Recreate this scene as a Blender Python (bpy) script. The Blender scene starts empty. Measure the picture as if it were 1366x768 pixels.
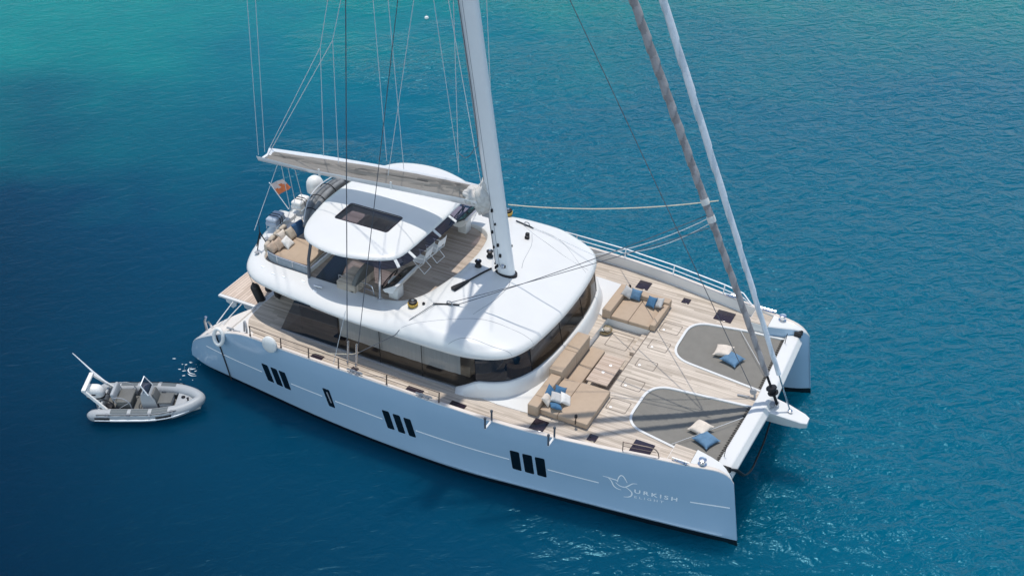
import bpy, bmesh, math, random
from mathutils import Vector, Matrix, noise
from mathutils.geometry import tessellate_polygon

random.seed(7)
SC = bpy.context.scene
COL = SC.collection
SEA = -0.40
PI = math.pi

# ------------------------------------------------------------------ camera, light
cam_d = bpy.data.cameras.new('camera')
cam = bpy.data.objects.new('camera', cam_d)
COL.objects.link(cam)
YAW, PITCH, ROLL = 2.04595286, -0.604009149, 0.002126
fw = Vector((math.cos(PITCH) * math.cos(YAW), math.cos(PITCH) * math.sin(YAW), math.sin(PITCH)))
r0 = Vector((math.sin(YAW), -math.cos(YAW), 0))
u0 = r0.cross(fw)
rr = r0 * math.cos(ROLL) + u0 * math.sin(ROLL)
uu = -r0 * math.sin(ROLL) + u0 * math.cos(ROLL)
m = Matrix((rr, uu, -fw)).transposed().to_4x4()
m.translation = Vector((26.4777, -30.08277, 26.90052))
cam.matrix_world = m
cam_d.sensor_width = 36
cam_d.lens = 1580.3303 * 36 / 1366
cam_d.clip_start = 0.5
cam_d.clip_end = 6000
SC.camera = cam

SUNV = Vector((0.14, -0.222, -1.0)).normalized()          # the way the sunlight travels
sun_el = math.asin(-SUNV.z)
world = bpy.data.worlds.new('World')
SC.world = world
world.use_nodes = True
nt = world.node_tree
sky = nt.nodes.new('ShaderNodeTexSky')
sky.sky_type = 'NISHITA'
sky.sun_disc = False
sky.sun_elevation = sun_el
sky.sun_rotation = math.atan2(-SUNV.x, -SUNV.y)
sky.air_density = 1.0
sky.dust_density = 0.6
sky.ozone_density = 2.0
bg = nt.nodes['Background']
bg.inputs['Strength'].default_value = 0.10
# unseen cloud banks, added to brighten the near hull (south) and the ripples (north-east)
WL = nt.links
wtc = nt.nodes.new('ShaderNodeTexCoord')
wsp = nt.nodes.new('ShaderNodeSeparateXYZ')
WL.new(wtc.outputs['Generated'], wsp.inputs[0])
wno = nt.nodes.new('ShaderNodeTexNoise')
wno.inputs['Scale'].default_value = 3.2
wno.inputs['Detail'].default_value = 6
wno.inputs['Roughness'].default_value = 0.58
wmp = nt.nodes.new('ShaderNodeMapping')
wmp.inputs['Scale'].default_value = (1, 1, 2.4)
WL.new(wtc.outputs['Generated'], wmp.inputs[0])
WL.new(wmp.outputs[0], wno.inputs['Vector'])


def wramp(v, a, b):
    n = nt.nodes.new('ShaderNodeMapRange')
    n.interpolation_type = 'SMOOTHSTEP'
    n.inputs['From Min'].default_value = a
    n.inputs['From Max'].default_value = b
    WL.new(v, n.inputs['Value'])
    return n.outputs[0]


def wmath(op, a, b):
    n = nt.nodes.new('ShaderNodeMath')
    n.operation = op
    for i, v in enumerate((a, b)):
        if isinstance(v, (int, float)):
            n.inputs[i].default_value = v
        else:
            WL.new(v, n.inputs[i])
    return n.outputs[0]


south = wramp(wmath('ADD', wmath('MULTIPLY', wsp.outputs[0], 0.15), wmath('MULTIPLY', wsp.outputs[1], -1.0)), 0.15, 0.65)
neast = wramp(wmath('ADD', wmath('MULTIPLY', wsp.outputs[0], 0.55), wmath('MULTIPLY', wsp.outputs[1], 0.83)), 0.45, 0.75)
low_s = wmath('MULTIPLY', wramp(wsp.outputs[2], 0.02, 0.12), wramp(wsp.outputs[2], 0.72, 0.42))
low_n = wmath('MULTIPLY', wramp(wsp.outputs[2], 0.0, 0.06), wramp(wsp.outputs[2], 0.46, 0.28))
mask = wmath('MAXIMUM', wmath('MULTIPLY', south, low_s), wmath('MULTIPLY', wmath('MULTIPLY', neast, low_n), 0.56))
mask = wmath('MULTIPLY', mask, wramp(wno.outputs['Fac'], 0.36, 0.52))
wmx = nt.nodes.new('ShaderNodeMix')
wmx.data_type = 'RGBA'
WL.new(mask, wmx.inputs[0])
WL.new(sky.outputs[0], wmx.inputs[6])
CLOUD_FILL = 16.0
wmx.inputs[7].default_value = (CLOUD_FILL * 0.72, CLOUD_FILL * 0.88, CLOUD_FILL, 1)
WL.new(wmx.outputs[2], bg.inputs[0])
sun_d = bpy.data.lights.new('sun', 'SUN')
sun_d.energy = 2.5
sun_d.angle = math.radians(0.53)
sun_d.color = (1.0, 0.945, 0.865)
sun = bpy.data.objects.new('sun', sun_d)
COL.objects.link(sun)
sun.rotation_euler = SUNV.to_track_quat('-Z', 'Y').to_euler()
SC.view_settings.view_transform = 'Standard'
SC.view_settings.look = 'None'
SC.view_settings.gamma = 1
SC.view_settings.use_curve_mapping = False
SC.view_settings.exposure = 0.36
SC.render.engine = 'CYCLES'
SC.cycles.max_bounces = 8
SC.cycles.transparent_max_bounces = 12
SC.cycles.caustics_reflective = False
SC.cycles.caustics_refractive = False
SC.cycles.use_denoising = True


# ------------------------------------------------------------------ materials
def mat(name, color, rough=0.5, metal=0.0, spec=0.5, vary=0.0, vscale=3.0, bump=0.0, bscale=60.0, coat=0.0, stretch=(1, 1, 1)):
    mt = bpy.data.materials.new(name)
    mt.use_nodes = True
    t = mt.node_tree
    b = t.nodes['Principled BSDF']
    b.inputs['Base Color'].default_value = (*color, 1)
    b.inputs['Roughness'].default_value = rough
    b.inputs['Metallic'].default_value = metal
    b.inputs['Specular IOR Level'].default_value = spec
    if coat:
        b.inputs['Coat Weight'].default_value = coat
        b.inputs['Coat Roughness'].default_value = 0.08
    tc = t.nodes.new('ShaderNodeTexCoord')
    mp = t.nodes.new('ShaderNodeMapping')
    mp.inputs['Scale'].default_value = stretch
    t.links.new(tc.outputs['Object'], mp.inputs[0])
    if vary:
        n = t.nodes.new('ShaderNodeTexNoise')
        n.inputs['Scale'].default_value = vscale
        n.inputs['Detail'].default_value = 5
        n.inputs['Roughness'].default_value = 0.6
        t.links.new(mp.outputs[0], n.inputs['Vector'])
        rp = t.nodes.new('ShaderNodeValToRGB')
        rp.color_ramp.elements[0].position = 0.3
        rp.color_ramp.elements[1].position = 0.7
        rp.color_ramp.elements[0].color = (*[max(0, c * (1 - vary)) for c in color], 1)
        rp.color_ramp.elements[1].color = (*[min(1, c * (1 + vary)) for c in color], 1)
        t.links.new(n.outputs['Fac'], rp.inputs[0])
        t.links.new(rp.outputs[0], b.inputs['Base Color'])
    if bump:
        n2 = t.nodes.new('ShaderNodeTexNoise')
        n2.inputs['Scale'].default_value = bscale
        n2.inputs['Detail'].default_value = 3
        t.links.new(mp.outputs[0], n2.inputs['Vector'])
        bp = t.nodes.new('ShaderNodeBump')
        bp.inputs['Strength'].default_value = bump
        bp.inputs['Distance'].default_value = 0.02
        t.links.new(n2.outputs['Fac'], bp.inputs['Height'])
        t.links.new(bp.outputs[0], b.inputs['Normal'])
    return mt


def teak(name, c_lo, c_hi, axis='x', plank=0.075, seam=0.35):
    """Weathered teak: planks of slightly different tone, grain streaks, dark caulking."""
    mt = bpy.data.materials.new(name)
    mt.use_nodes = True
    t = mt.node_tree
    L = t.links
    b = t.nodes['Principled BSDF']
    b.inputs['Roughness'].default_value = 0.75
    b.inputs['Specular IOR Level'].default_value = 0.25
    tc = t.nodes.new('ShaderNodeTexCoord')
    sp = t.nodes.new('ShaderNodeSeparateXYZ')
    L.new(tc.outputs['Object'], sp.inputs[0])
    al, ac = (0, 1) if axis == 'x' else (1, 0)

    def M(op, a, bb=None):
        n = t.nodes.new('ShaderNodeMath')
        n.operation = op
        for i, v in enumerate((a, bb)):
            if v is None:
                continue
            if isinstance(v, (int, float)):
                n.inputs[i].default_value = v
            else:
                L.new(v, n.inputs[i])
        return n.outputs[0]
    q = M('DIVIDE', sp.outputs[ac], plank)
    idx = M('FLOOR', q)
    fr = M('FRACT', q)
    off = M('MULTIPLY', M('SINE', M('MULTIPLY', idx, 12.9898)), 43758.5453)
    rnd = M('FRACT', off)
    pl = M('FLOOR', M('ADD', M('DIVIDE', sp.outputs[al], 2.3), M('MULTIPLY', rnd, 5.0)))
    cb = t.nodes.new('ShaderNodeCombineXYZ')
    L.new(pl, cb.inputs[0])
    L.new(idx, cb.inputs[1])
    wn = t.nodes.new('ShaderNodeTexWhiteNoise')
    wn.noise_dimensions = '2D'
    L.new(cb.outputs[0], wn.inputs['Vector'])
    mp = t.nodes.new('ShaderNodeMapping')
    mp.inputs['Scale'].default_value = (0.8, 16, 4) if axis == 'x' else (16, 0.8, 4)
    L.new(tc.outputs['Object'], mp.inputs[0])
    n = t.nodes.new('ShaderNodeTexNoise')
    n.inputs['Scale'].default_value = 1.6
    n.inputs['Detail'].default_value = 6
    n.inputs['Roughness'].default_value = 0.65
    L.new(mp.outputs[0], n.inputs['Vector'])
    n3 = t.nodes.new('ShaderNodeTexNoise')
    n3.inputs['Scale'].default_value = 0.7
    n3.inputs['Detail'].default_value = 3
    L.new(tc.outputs['Object'], n3.inputs['Vector'])
    s = M('ADD', M('MULTIPLY', wn.outputs['Value'], 0.42), M('MULTIPLY', n.outputs['Fac'], 0.75))
    s = M('ADD', s, M('MULTIPLY', n3.outputs['Fac'], 0.35))
    s = M('SUBTRACT', s, 0.28)
    rp = t.nodes.new('ShaderNodeValToRGB')
    rp.color_ramp.elements[0].position = 0.12
    rp.color_ramp.elements[1].position = 0.85
    rp.color_ramp.elements[0].color = (*c_lo, 1)
    rp.color_ramp.elements[1].color = (*c_hi, 1)
    L.new(s, rp.inputs[0])
    dk = M('GREATER_THAN', fr, 0.9)
    mx = t.nodes.new('ShaderNodeMix')
    mx.data_type = 'RGBA'
    L.new(M('MULTIPLY', dk, seam), mx.inputs[0])
    L.new(rp.outputs[0], mx.inputs[6])
    mx.inputs[7].default_value = (0.04, 0.035, 0.03, 1)
    L.new(mx.outputs[2], b.inputs['Base Color'])
    bp = t.nodes.new('ShaderNodeBump')
    bp.inputs['Strength'].default_value = 0.15
    bp.inputs['Distance'].default_value = 0.01
    L.new(s, bp.inputs['Height'])
    L.new(bp.outputs[0], b.inputs['Normal'])
    return mt


def glass(name, tint, through=0.6, rough=0.02):
    mt = bpy.data.materials.new(name)
    mt.use_nodes = True
    t = mt.node_tree
    t.nodes.remove(t.nodes['Principled BSDF'])
    out = t.nodes['Material Output']
    tr = t.nodes.new('ShaderNodeBsdfTransparent')
    tr.inputs[0].default_value = (*tint, 1)
    df = t.nodes.new('ShaderNodeBsdfDiffuse')
    df.inputs[0].default_value = (0.006, 0.018, 0.034, 1)
    m1 = t.nodes.new('ShaderNodeMixShader')
    m1.inputs[0].default_value = through
    gl = t.nodes.new('ShaderNodeBsdfGlossy')
    gl.inputs['Roughness'].default_value = rough
    fr = t.nodes.new('ShaderNodeFresnel')
    fr.inputs[0].default_value = 1.6
    m2 = t.nodes.new('ShaderNodeMixShader')
    t.links.new(df.outputs[0], m1.inputs[1])
    t.links.new(tr.outputs[0], m1.inputs[2])
    t.links.new(fr.outputs[0], m2.inputs[0])
    t.links.new(m1.outputs[0], m2.inputs[1])
    t.links.new(gl.outputs[0], m2.inputs[2])
    t.links.new(m2.outputs[0], out.inputs[0])
    return mt


def hull_material():
    """White gelcoat above, black antifouling paint below the painted waterline."""
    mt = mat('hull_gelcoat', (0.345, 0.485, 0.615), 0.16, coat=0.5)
    t = mt.node_tree
    b = t.nodes['Principled BSDF']
    g = t.nodes.new('ShaderNodeNewGeometry')
    s = t.nodes.new('ShaderNodeSeparateXYZ')
    t.links.new(g.outputs['Position'], s.inputs[0])
    c = t.nodes.new('ShaderNodeMath')
    c.operation = 'LESS_THAN'
    c.inputs[1].default_value = -0.165
    t.links.new(s.outputs[2], c.inputs[0])
    mx = t.nodes.new('ShaderNodeMix')
    mx.data_type = 'RGBA'
    t.links.new(c.outputs[0], mx.inputs[0])
    tc = t.nodes.new('ShaderNodeTexCoord')
    n = t.nodes.new('ShaderNodeTexNoise')
    n.inputs['Scale'].default_value = 0.9
    n.inputs['Detail'].default_value = 4
    t.links.new(tc.outputs['Object'], n.inputs['Vector'])
    rp = t.nodes.new('ShaderNodeValToRGB')
    n3 = t.nodes.new('ShaderNodeTexNoise')
    n3.inputs['Scale'].default_value = 1.3
    n3.inputs['Detail'].default_value = 2
    t.links.new(tc.outputs['Object'], n3.inputs['Vector'])
    bp = t.nodes.new('ShaderNodeBump')
    bp.inputs['Strength'].default_value = 0.25
    bp.inputs['Distance'].default_value = 0.03
    t.links.new(n3.outputs['Fac'], bp.inputs['Height'])
    t.links.new(bp.outputs[0], b.inputs['Normal'])
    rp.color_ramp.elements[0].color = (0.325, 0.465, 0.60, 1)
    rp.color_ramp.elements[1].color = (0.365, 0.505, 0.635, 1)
    t.links.new(n.outputs['Fac'], rp.inputs[0])
    t.links.new(rp.outputs[0], mx.inputs[6])
    mx.inputs[7].default_value = (0.008, 0.009, 0.011, 1)
    t.links.new(mx.outputs[2], b.inputs['Base Color'])
    return mt


M_HULL = hull_material()
M_WHITE = mat('white_gelcoat', (0.70, 0.697, 0.68), 0.28, vary=0.02, vscale=1.2, coat=0.2)
M_NONSKID = mat('nonskid_gelcoat', (0.78, 0.775, 0.76), 0.6, vary=0.02, vscale=2, bump=0.15, bscale=90)
M_CREAM = mat('cream_gelcoat', (0.76, 0.70, 0.64), 0.5, vary=0.04, vscale=1.5)
M_TEAK = teak('weathered_teak', (0.34, 0.285, 0.228), (0.72, 0.625, 0.53))
M_TEAK_FLY = teak('flybridge_teak', (0.29, 0.235, 0.19), (0.58, 0.49, 0.415), seam=0.5)
M_TEAK_Y = teak('platform_teak', (0.44, 0.34, 0.27), (0.70, 0.58, 0.49), axis='y', plank=0.12, seam=0.7)
M_TABLE = teak('table_teak', (0.40, 0.30, 0.23), (0.62, 0.50, 0.41), axis='x', plank=0.09, seam=0.5)
M_CAP = mat('cream_capping', (0.66, 0.59, 0.53), 0.5, vary=0.06, vscale=2)
M_SEAM = mat('deck_seam', (0.16, 0.13, 0.11), 0.8)
M_GLASS = glass('tinted_saloon_glass', (0.90, 0.91, 0.92), 0.94)
M_GLASS_DARK = glass('dark_saloon_glass', (0.12, 0.19, 0.26), 0.35)
M_VISOR = glass('smoked_visor', (0.42, 0.37, 0.47), 0.68, 0.05)
M_SKYLIGHT = glass('smoked_skylight', (0.42, 0.40, 0.50), 0.75, 0.03)
M_PORT = mat('black_hull_window', (0.004, 0.006, 0.009), 0.05, spec=0.6)
M_HATCH = mat('smoked_hatch_glass', (0.028, 0.02, 0.03), 0.12, spec=0.5)
M_BLACK = mat('black_plastic', (0.012, 0.012, 0.015), 0.45, spec=0.3)
M_RUBBER = mat('black_rubber', (0.02, 0.019, 0.02), 0.6, vary=0.2)
M_STEEL = mat('polished_steel', (0.72, 0.73, 0.75), 0.18, metal=1.0)
M_BRONZE = mat('dull_bronze_rail', (0.16, 0.12, 0.10), 0.4, metal=0.3)
M_WIRE = mat('rigging_wire', (0.42, 0.43, 0.45), 0.35, metal=0.6)
M_WIRE_PALE = mat('pale_line', (0.62, 0.64, 0.66), 0.7)
M_WIRE_DARK = mat('dark_line', (0.09, 0.10, 0.12), 0.6)
M_ROPE = mat('cream_rope', (0.62, 0.56, 0.44), 0.85, vary=0.2, vscale=30)
M_ROPE_Y = mat('yellow_rope', (0.55, 0.36, 0.08), 0.85, vary=0.3, vscale=30)
M_TAN = mat('tan_cushion_fabric', (0.45, 0.345, 0.255), 0.9, spec=0.15, vary=0.04, vscale=5, bump=0.2, bscale=40)
M_TAN_PALE = mat('pale_tan_fabric', (0.48, 0.41, 0.33), 0.9, spec=0.15, vary=0.08, vscale=8, bump=0.25, bscale=40)
M_MESH = mat('trampoline_mesh', (0.205, 0.195, 0.175), 0.85, spec=0.2, vary=0.07, vscale=2.5, bump=0.3, bscale=120)
M_CANVAS = mat('grey_canvas', (0.22, 0.23, 0.24), 0.85, vary=0.15, vscale=4, bump=0.4, bscale=25)
M_SCREEN = mat('grey_mesh_screen', (0.24, 0.28, 0.32), 0.8, vary=0.12, vscale=6)
M_SAIL = mat('grey_sailcloth', (0.21, 0.196, 0.178), 0.8, vary=0.08, vscale=3, bump=0.35, bscale=7, stretch=(0.25, 4, 4))
M_SAIL_MAUVE = mat('brown_grey_sail_cover', (0.25, 0.232, 0.238), 0.75, vary=0.16, vscale=5, bump=0.4, bscale=12)
M_SAIL_LIGHT = mat('pale_grey_sail_cover', (0.34, 0.32, 0.325), 0.75, vary=0.16, vscale=5, bump=0.4, bscale=12)
M_SAIL_WHITE2 = mat('bluish_white_sailcloth', (0.56, 0.61, 0.66), 0.7, vary=0.08, vscale=5, bump=0.3, bscale=12)
M_SAIL_WHITE = mat('white_sailcloth', (0.70, 0.73, 0.77), 0.7, vary=0.08, vscale=5, bump=0.3, bscale=12)
M_SAILBAG = mat('pale_crumpled_sailcloth', (0.55, 0.53, 0.50), 0.75, vary=0.2, vscale=6, bump=0.6, bscale=14)
M_MAST = mat('white_mast_paint', (0.78, 0.79, 0.80), 0.3, vary=0.02, coat=0.3)
M_BLUE = mat('blue_pillow_fabric', (0.065, 0.155, 0.27), 0.9, spec=0.15, vary=0.16, vscale=6, bump=0.4, bscale=30)
M_BLUE_PALE = mat('faded_blue_pillow_fabric', (0.115, 0.21, 0.32), 0.9, spec=0.15, vary=0.16, vscale=6, bump=0.4, bscale=30)
M_NAVY = mat('navy_fabric', (0.03, 0.09, 0.19), 0.85, vary=0.2, bump=0.3)
M_LINEN = mat('linen_pillow_fabric', (0.66, 0.58, 0.50), 0.9, spec=0.15, vary=0.12, vscale=6, bump=0.4, bscale=30)
M_WHITE_CLOTH = mat('white_pillow_fabric', (0.72, 0.70, 0.67), 0.9, spec=0.15, vary=0.1, vscale=6, bump=0.4, bscale=30)
M_GREY_CLOTH = mat('grey_pillow_fabric', (0.48, 0.47, 0.46), 0.9, spec=0.15, vary=0.1, vscale=6, bump=0.4, bscale=30)
M_BEIGE_CLOTH = mat('beige_pillow_fabric', (0.50, 0.38, 0.29), 0.9, spec=0.15, vary=0.12, vscale=6, bump=0.4, bscale=30)
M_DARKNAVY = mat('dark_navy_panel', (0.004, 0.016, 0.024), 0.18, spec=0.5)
M_FLOOR_IN = mat('saloon_floor', (0.15, 0.125, 0.105), 0.5, vary=0.2, stretch=(1, 6, 1))
M_BLIND = mat('grey_blind', (0.66, 0.66, 0.66), 0.9, vary=0.06, stretch=(6, 6, 0.5))
M_CAN = mat('white_canister', (0.78, 0.77, 0.74), 0.4, vary=0.03)
M_CAN_GREY = mat('grey_canister_cover', (0.40, 0.46, 0.54), 0.7, vary=0.08, bump=0.3)
M_ORANGE = mat('orange_flag_cloth', (0.75, 0.21, 0.08), 0.8, vary=0.15, vscale=8)
M_FLAGWHITE = mat('pale_flag_cloth', (0.72, 0.62, 0.60), 0.8, vary=0.1, vscale=8)
M_HYPALON = mat('pale_grey_tube', (0.36, 0.38, 0.395), 0.5, vary=0.04, vscale=3)
M_HYPGREY = mat('mid_grey_tube_patch', (0.10, 0.12, 0.13), 0.6, vary=0.06)
M_SEAT = mat('taupe_boat_seat', (0.125, 0.128, 0.124), 0.7, vary=0.08, bump=0.2)
M_LETTER = mat('pale_lettering', (0.97, 0.97, 0.97), 0.4)
M_GREYPLATE = mat('grey_plate', (0.30, 0.31, 0.33), 0.5)
M_FOAM = mat('sea_foam', (0.80, 0.85, 0.87), 0.7)
M_LEAF = mat('dried_straw', (0.36, 0.29, 0.17), 0.9, vary=0.3, vscale=20)
M_GREEN = mat('green_bottle', (0.02, 0.10, 0.06), 0.2)


# ------------------------------------------------------------------ mesh helpers
class MB:
    def __init__(self):
        self.v = []
        self.f = []
        self.mi = []
        self.cur = 0

    def add(self, vs, fs):
        o = len(self.v)
        self.v += [tuple(p) for p in vs]
        for f in fs:
            self.f.append(tuple(i + o for i in f))
            self.mi.append(self.cur)
        return self

    def box(self, lo, hi, bev=0.0, seg=2, M=None):
        bm = bmesh.new()
        bmesh.ops.create_cube(bm, size=1)
        c = [(a + b) / 2 for a, b in zip(lo, hi)]
        s = [abs(b - a) for a, b in zip(lo, hi)]
        for v in bm.verts:
            v.co = Vector([v.co[i] * s[i] + c[i] for i in range(3)])
        if bev:
            bmesh.ops.bevel(bm, geom=list(bm.edges), offset=min(bev, min(s) * 0.49), segments=seg, profile=0.5, affect='EDGES')
        if M:
            bmesh.ops.transform(bm, matrix=M, verts=bm.verts)
        bm.verts.index_update()
        self.add([v.co for v in bm.verts], [[v.index for v in f.verts] for f in bm.faces])
        bm.free()
        return self

    def prism(self, poly, z0, z1, bev=0.0, top=True):
        """poly of (x, y) extruded from z0 to z1 (bevelled)."""
        bm = bmesh.new()
        vs = [bm.verts.new((p[0], p[1], z0)) for p in poly]
        f = bm.faces.new(vs)
        if f.normal.z > 0 or True:
            f.normal_update()
            if f.normal.z > 0:
                f.normal_flip()
        r = bmesh.ops.extrude_face_region(bm, geom=[f])
        for e in r['geom']:
            if isinstance(e, bmesh.types.BMVert):
                e.co.z = z1
        bmesh.ops.recalc_face_normals(bm, faces=bm.faces)
        if bev:
            bmesh.ops.bevel(bm, geom=[e for e in bm.edges], offset=bev, segments=2, profile=0.5, affect='EDGES')
        bm.verts.index_update()
        self.add([v.co for v in bm.verts], [[v.index for v in f.verts] for f in bm.faces])
        bm.free()
        return self

    def tube(self, pts, r, n=8, cap=True, closed=False):
        pts = [Vector(p) for p in pts]
        N = len(pts)
        rs = r if isinstance(r, (list, tuple)) else [r] * N
        vs, fs = [], []
        prev = None
        for i in range(N):
            if closed:
                d = pts[(i + 1) % N] - pts[i - 1]
            else:
                d = pts[min(i + 1, N - 1)] - pts[max(i - 1, 0)]
            d.normalize()
            if prev is None:
                a = Vector((0, 0, 1)) if abs(d.z) < 0.9 else Vector((1, 0, 0))
                a = (a - d * a.dot(d)).normalized()
            else:
                a = (prev - d * prev.dot(d)).normalized()
            prev = a
            b = d.cross(a)
            for k in range(n):
                t = 2 * PI * k / n
                vs.append(pts[i] + (a * math.cos(t) + b * math.sin(t)) * rs[i])
        seg = N if closed else N - 1
        for i in range(seg):
            j = (i + 1) % N
            for k in range(n):
                fs.append((i * n + k, i * n + (k + 1) % n, j * n + (k + 1) % n, j * n + k))
        if cap and not closed:
            fs.append(tuple(range(n - 1, -1, -1)))
            fs.append(tuple((N - 1) * n + k for k in range(n)))
        return self.add(vs, fs)

    def loft(self, rings, closed=True, cap0=False, cap1=False):
        n = len(rings[0])
        vs = [p for rg in rings for p in rg]
        fs = []
        for i in range(len(rings) - 1):
            for k in range(n if closed else n - 1):
                k2 = (k + 1) % n
                fs.append((i * n + k, i * n + k2, (i + 1) * n + k2, (i + 1) * n + k))
        if cap0:
            fs.append(tuple(range(n - 1, -1, -1)))
        if cap1:
            fs.append(tuple((len(rings) - 1) * n + k for k in range(n)))
        return self.add(vs, fs)

    def lathe(self, prof, n=20, c=(0, 0, 0), M=None):
        vs, fs = [], []
        for r, z in prof:
            for k in range(n):
                a = 2 * PI * k / n
                p = Vector((r * math.cos(a), r * math.sin(a), z))
                if M:
                    p = M @ p
                vs.append(p + Vector(c))
        for i in range(len(prof) - 1):
            for k in range(n):
                fs.append((i * n + k, i * n + (k + 1) % n, (i + 1) * n + (k + 1) % n, (i + 1) * n + k))
        fs.append(tuple(range(n - 1, -1, -1)))
        fs.append(tuple((len(prof) - 1) * n + k for k in range(n)))
        return self.add(vs, fs)

    def grid(self, f, nu, nv):
        vs = [f(i / nu, j / nv) for i in range(nu + 1) for j in range(nv + 1)]
        fs = [(i * (nv + 1) + j, (i + 1) * (nv + 1) + j, (i + 1) * (nv + 1) + j + 1, i * (nv + 1) + j + 1) for i in range(nu) for j in range(nv)]
        return self.add(vs, fs)


def obj(name, mb, mt, parent=None, smooth=35, fix=True):
    me = bpy.data.meshes.new(name)
    me.from_pydata(mb.v, [], mb.f)
    for q in (mt if isinstance(mt, (list, tuple)) else [mt]):
        me.materials.append(q)
    if isinstance(mt, (list, tuple)):
        me.polygons.foreach_set('material_index', mb.mi)
    bm = bmesh.new()
    bm.from_mesh(me)
    bmesh.ops.remove_doubles(bm, verts=bm.verts, dist=1e-5)
    if fix:
        bmesh.ops.recalc_face_normals(bm, faces=bm.faces)
    bm.to_mesh(me)
    bm.free()
    if smooth:
        me.shade_smooth()
        me.set_sharp_from_angle(angle=math.radians(smooth))
    o = bpy.data.objects.new(name, me)
    COL.objects.link(o)
    if parent is not None:
        o.parent = parent
        mw = parent.get('base')
        if mw is not None:                                # meshes are written in world coordinates: undo the parent's place
            o.matrix_parent_inverse = Matrix.Translation(-Vector(mw))
    return o


def tag(o, label, cat, group=None):
    o['label'] = label
    o['category'] = cat
    if group:
        o['group'] = group
    return o


def empty(name, label, cat, loc=(0, 0, 0), rz=0.0, group=None, world=False):
    """An Empty at the thing's base. world=True: its parts are written in world coordinates."""
    o = bpy.data.objects.new(name, None)
    COL.objects.link(o)
    o.empty_display_size = 0.2
    o.location = loc
    o.rotation_euler = (0, 0, rz)
    if world:
        o['base'] = list(loc)
    return tag(o, label, cat, group)


def copy_tree(o, parent=None):
    c = o.copy()
    COL.objects.link(c)
    if parent is not None:
        c.parent = parent
    for ch in [x for x in bpy.data.objects if x.parent == o]:
        copy_tree(ch, c)
    return c


def spline(P, n=8, closed=False):
    P = [Vector(p) for p in P]
    out = []
    N = len(P)
    for i in range(N if closed else N - 1):
        p0 = P[(i - 1) % N] if closed or i > 0 else P[0] * 2 - P[1]
        p1, p2 = P[i], P[(i + 1) % N]
        p3 = P[(i + 2) % N] if closed or i + 2 < N else P[-1] * 2 - P[-2]
        for k in range(n):
            t = k / n
            out.append(0.5 * ((2 * p1) + (p2 - p0) * t + (2 * p0 - 5 * p1 + 4 * p2 - p3) * t * t + (3 * p1 - p0 - 3 * p2 + p3) * t ** 3))
    if not closed:
        out.append(P[-1])
    return out


def interp(x, X, Y):
    if x <= X[0]:
        return Y[0]
    for i in range(len(X) - 1):
        if x <= X[i + 1]:
            t = (x - X[i]) / (X[i + 1] - X[i])
            return Y[i] * (1 - t) + Y[i + 1] * t
    return Y[-1]


def smooth_interp(x, X, Y):
    """Cubic (Hermite) interpolation, so that long curves stay fair."""
    if x <= X[0]:
        return Y[0]
    if x >= X[-1]:
        return Y[-1]
    n = len(X)
    for i in range(n - 1):
        if x <= X[i + 1]:
            break

    def sl(j):
        if j == 0:
            return (Y[1] - Y[0]) / (X[1] - X[0])
        if j == n - 1:
            return (Y[-1] - Y[-2]) / (X[-1] - X[-2])
        a = (Y[j] - Y[j - 1]) / (X[j] - X[j - 1])
        b = (Y[j + 1] - Y[j]) / (X[j + 1] - X[j])
        return 0.5 * (a + b)
    h = X[i + 1] - X[i]
    t = (x - X[i]) / h
    return (Y[i] * (2 * t ** 3 - 3 * t * t + 1) + h * sl(i) * (t ** 3 - 2 * t * t + t) + Y[i + 1] * (-2 * t ** 3 + 3 * t * t) + h * sl(i + 1) * (t ** 3 - t * t))


def sag(a, b, s, n=14):
    a, b = Vector(a), Vector(b)
    return [a.lerp(b, i / n) - Vector((0, 0, s * 4 * (i / n) * (1 - i / n))) for i in range(n + 1)]


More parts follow.
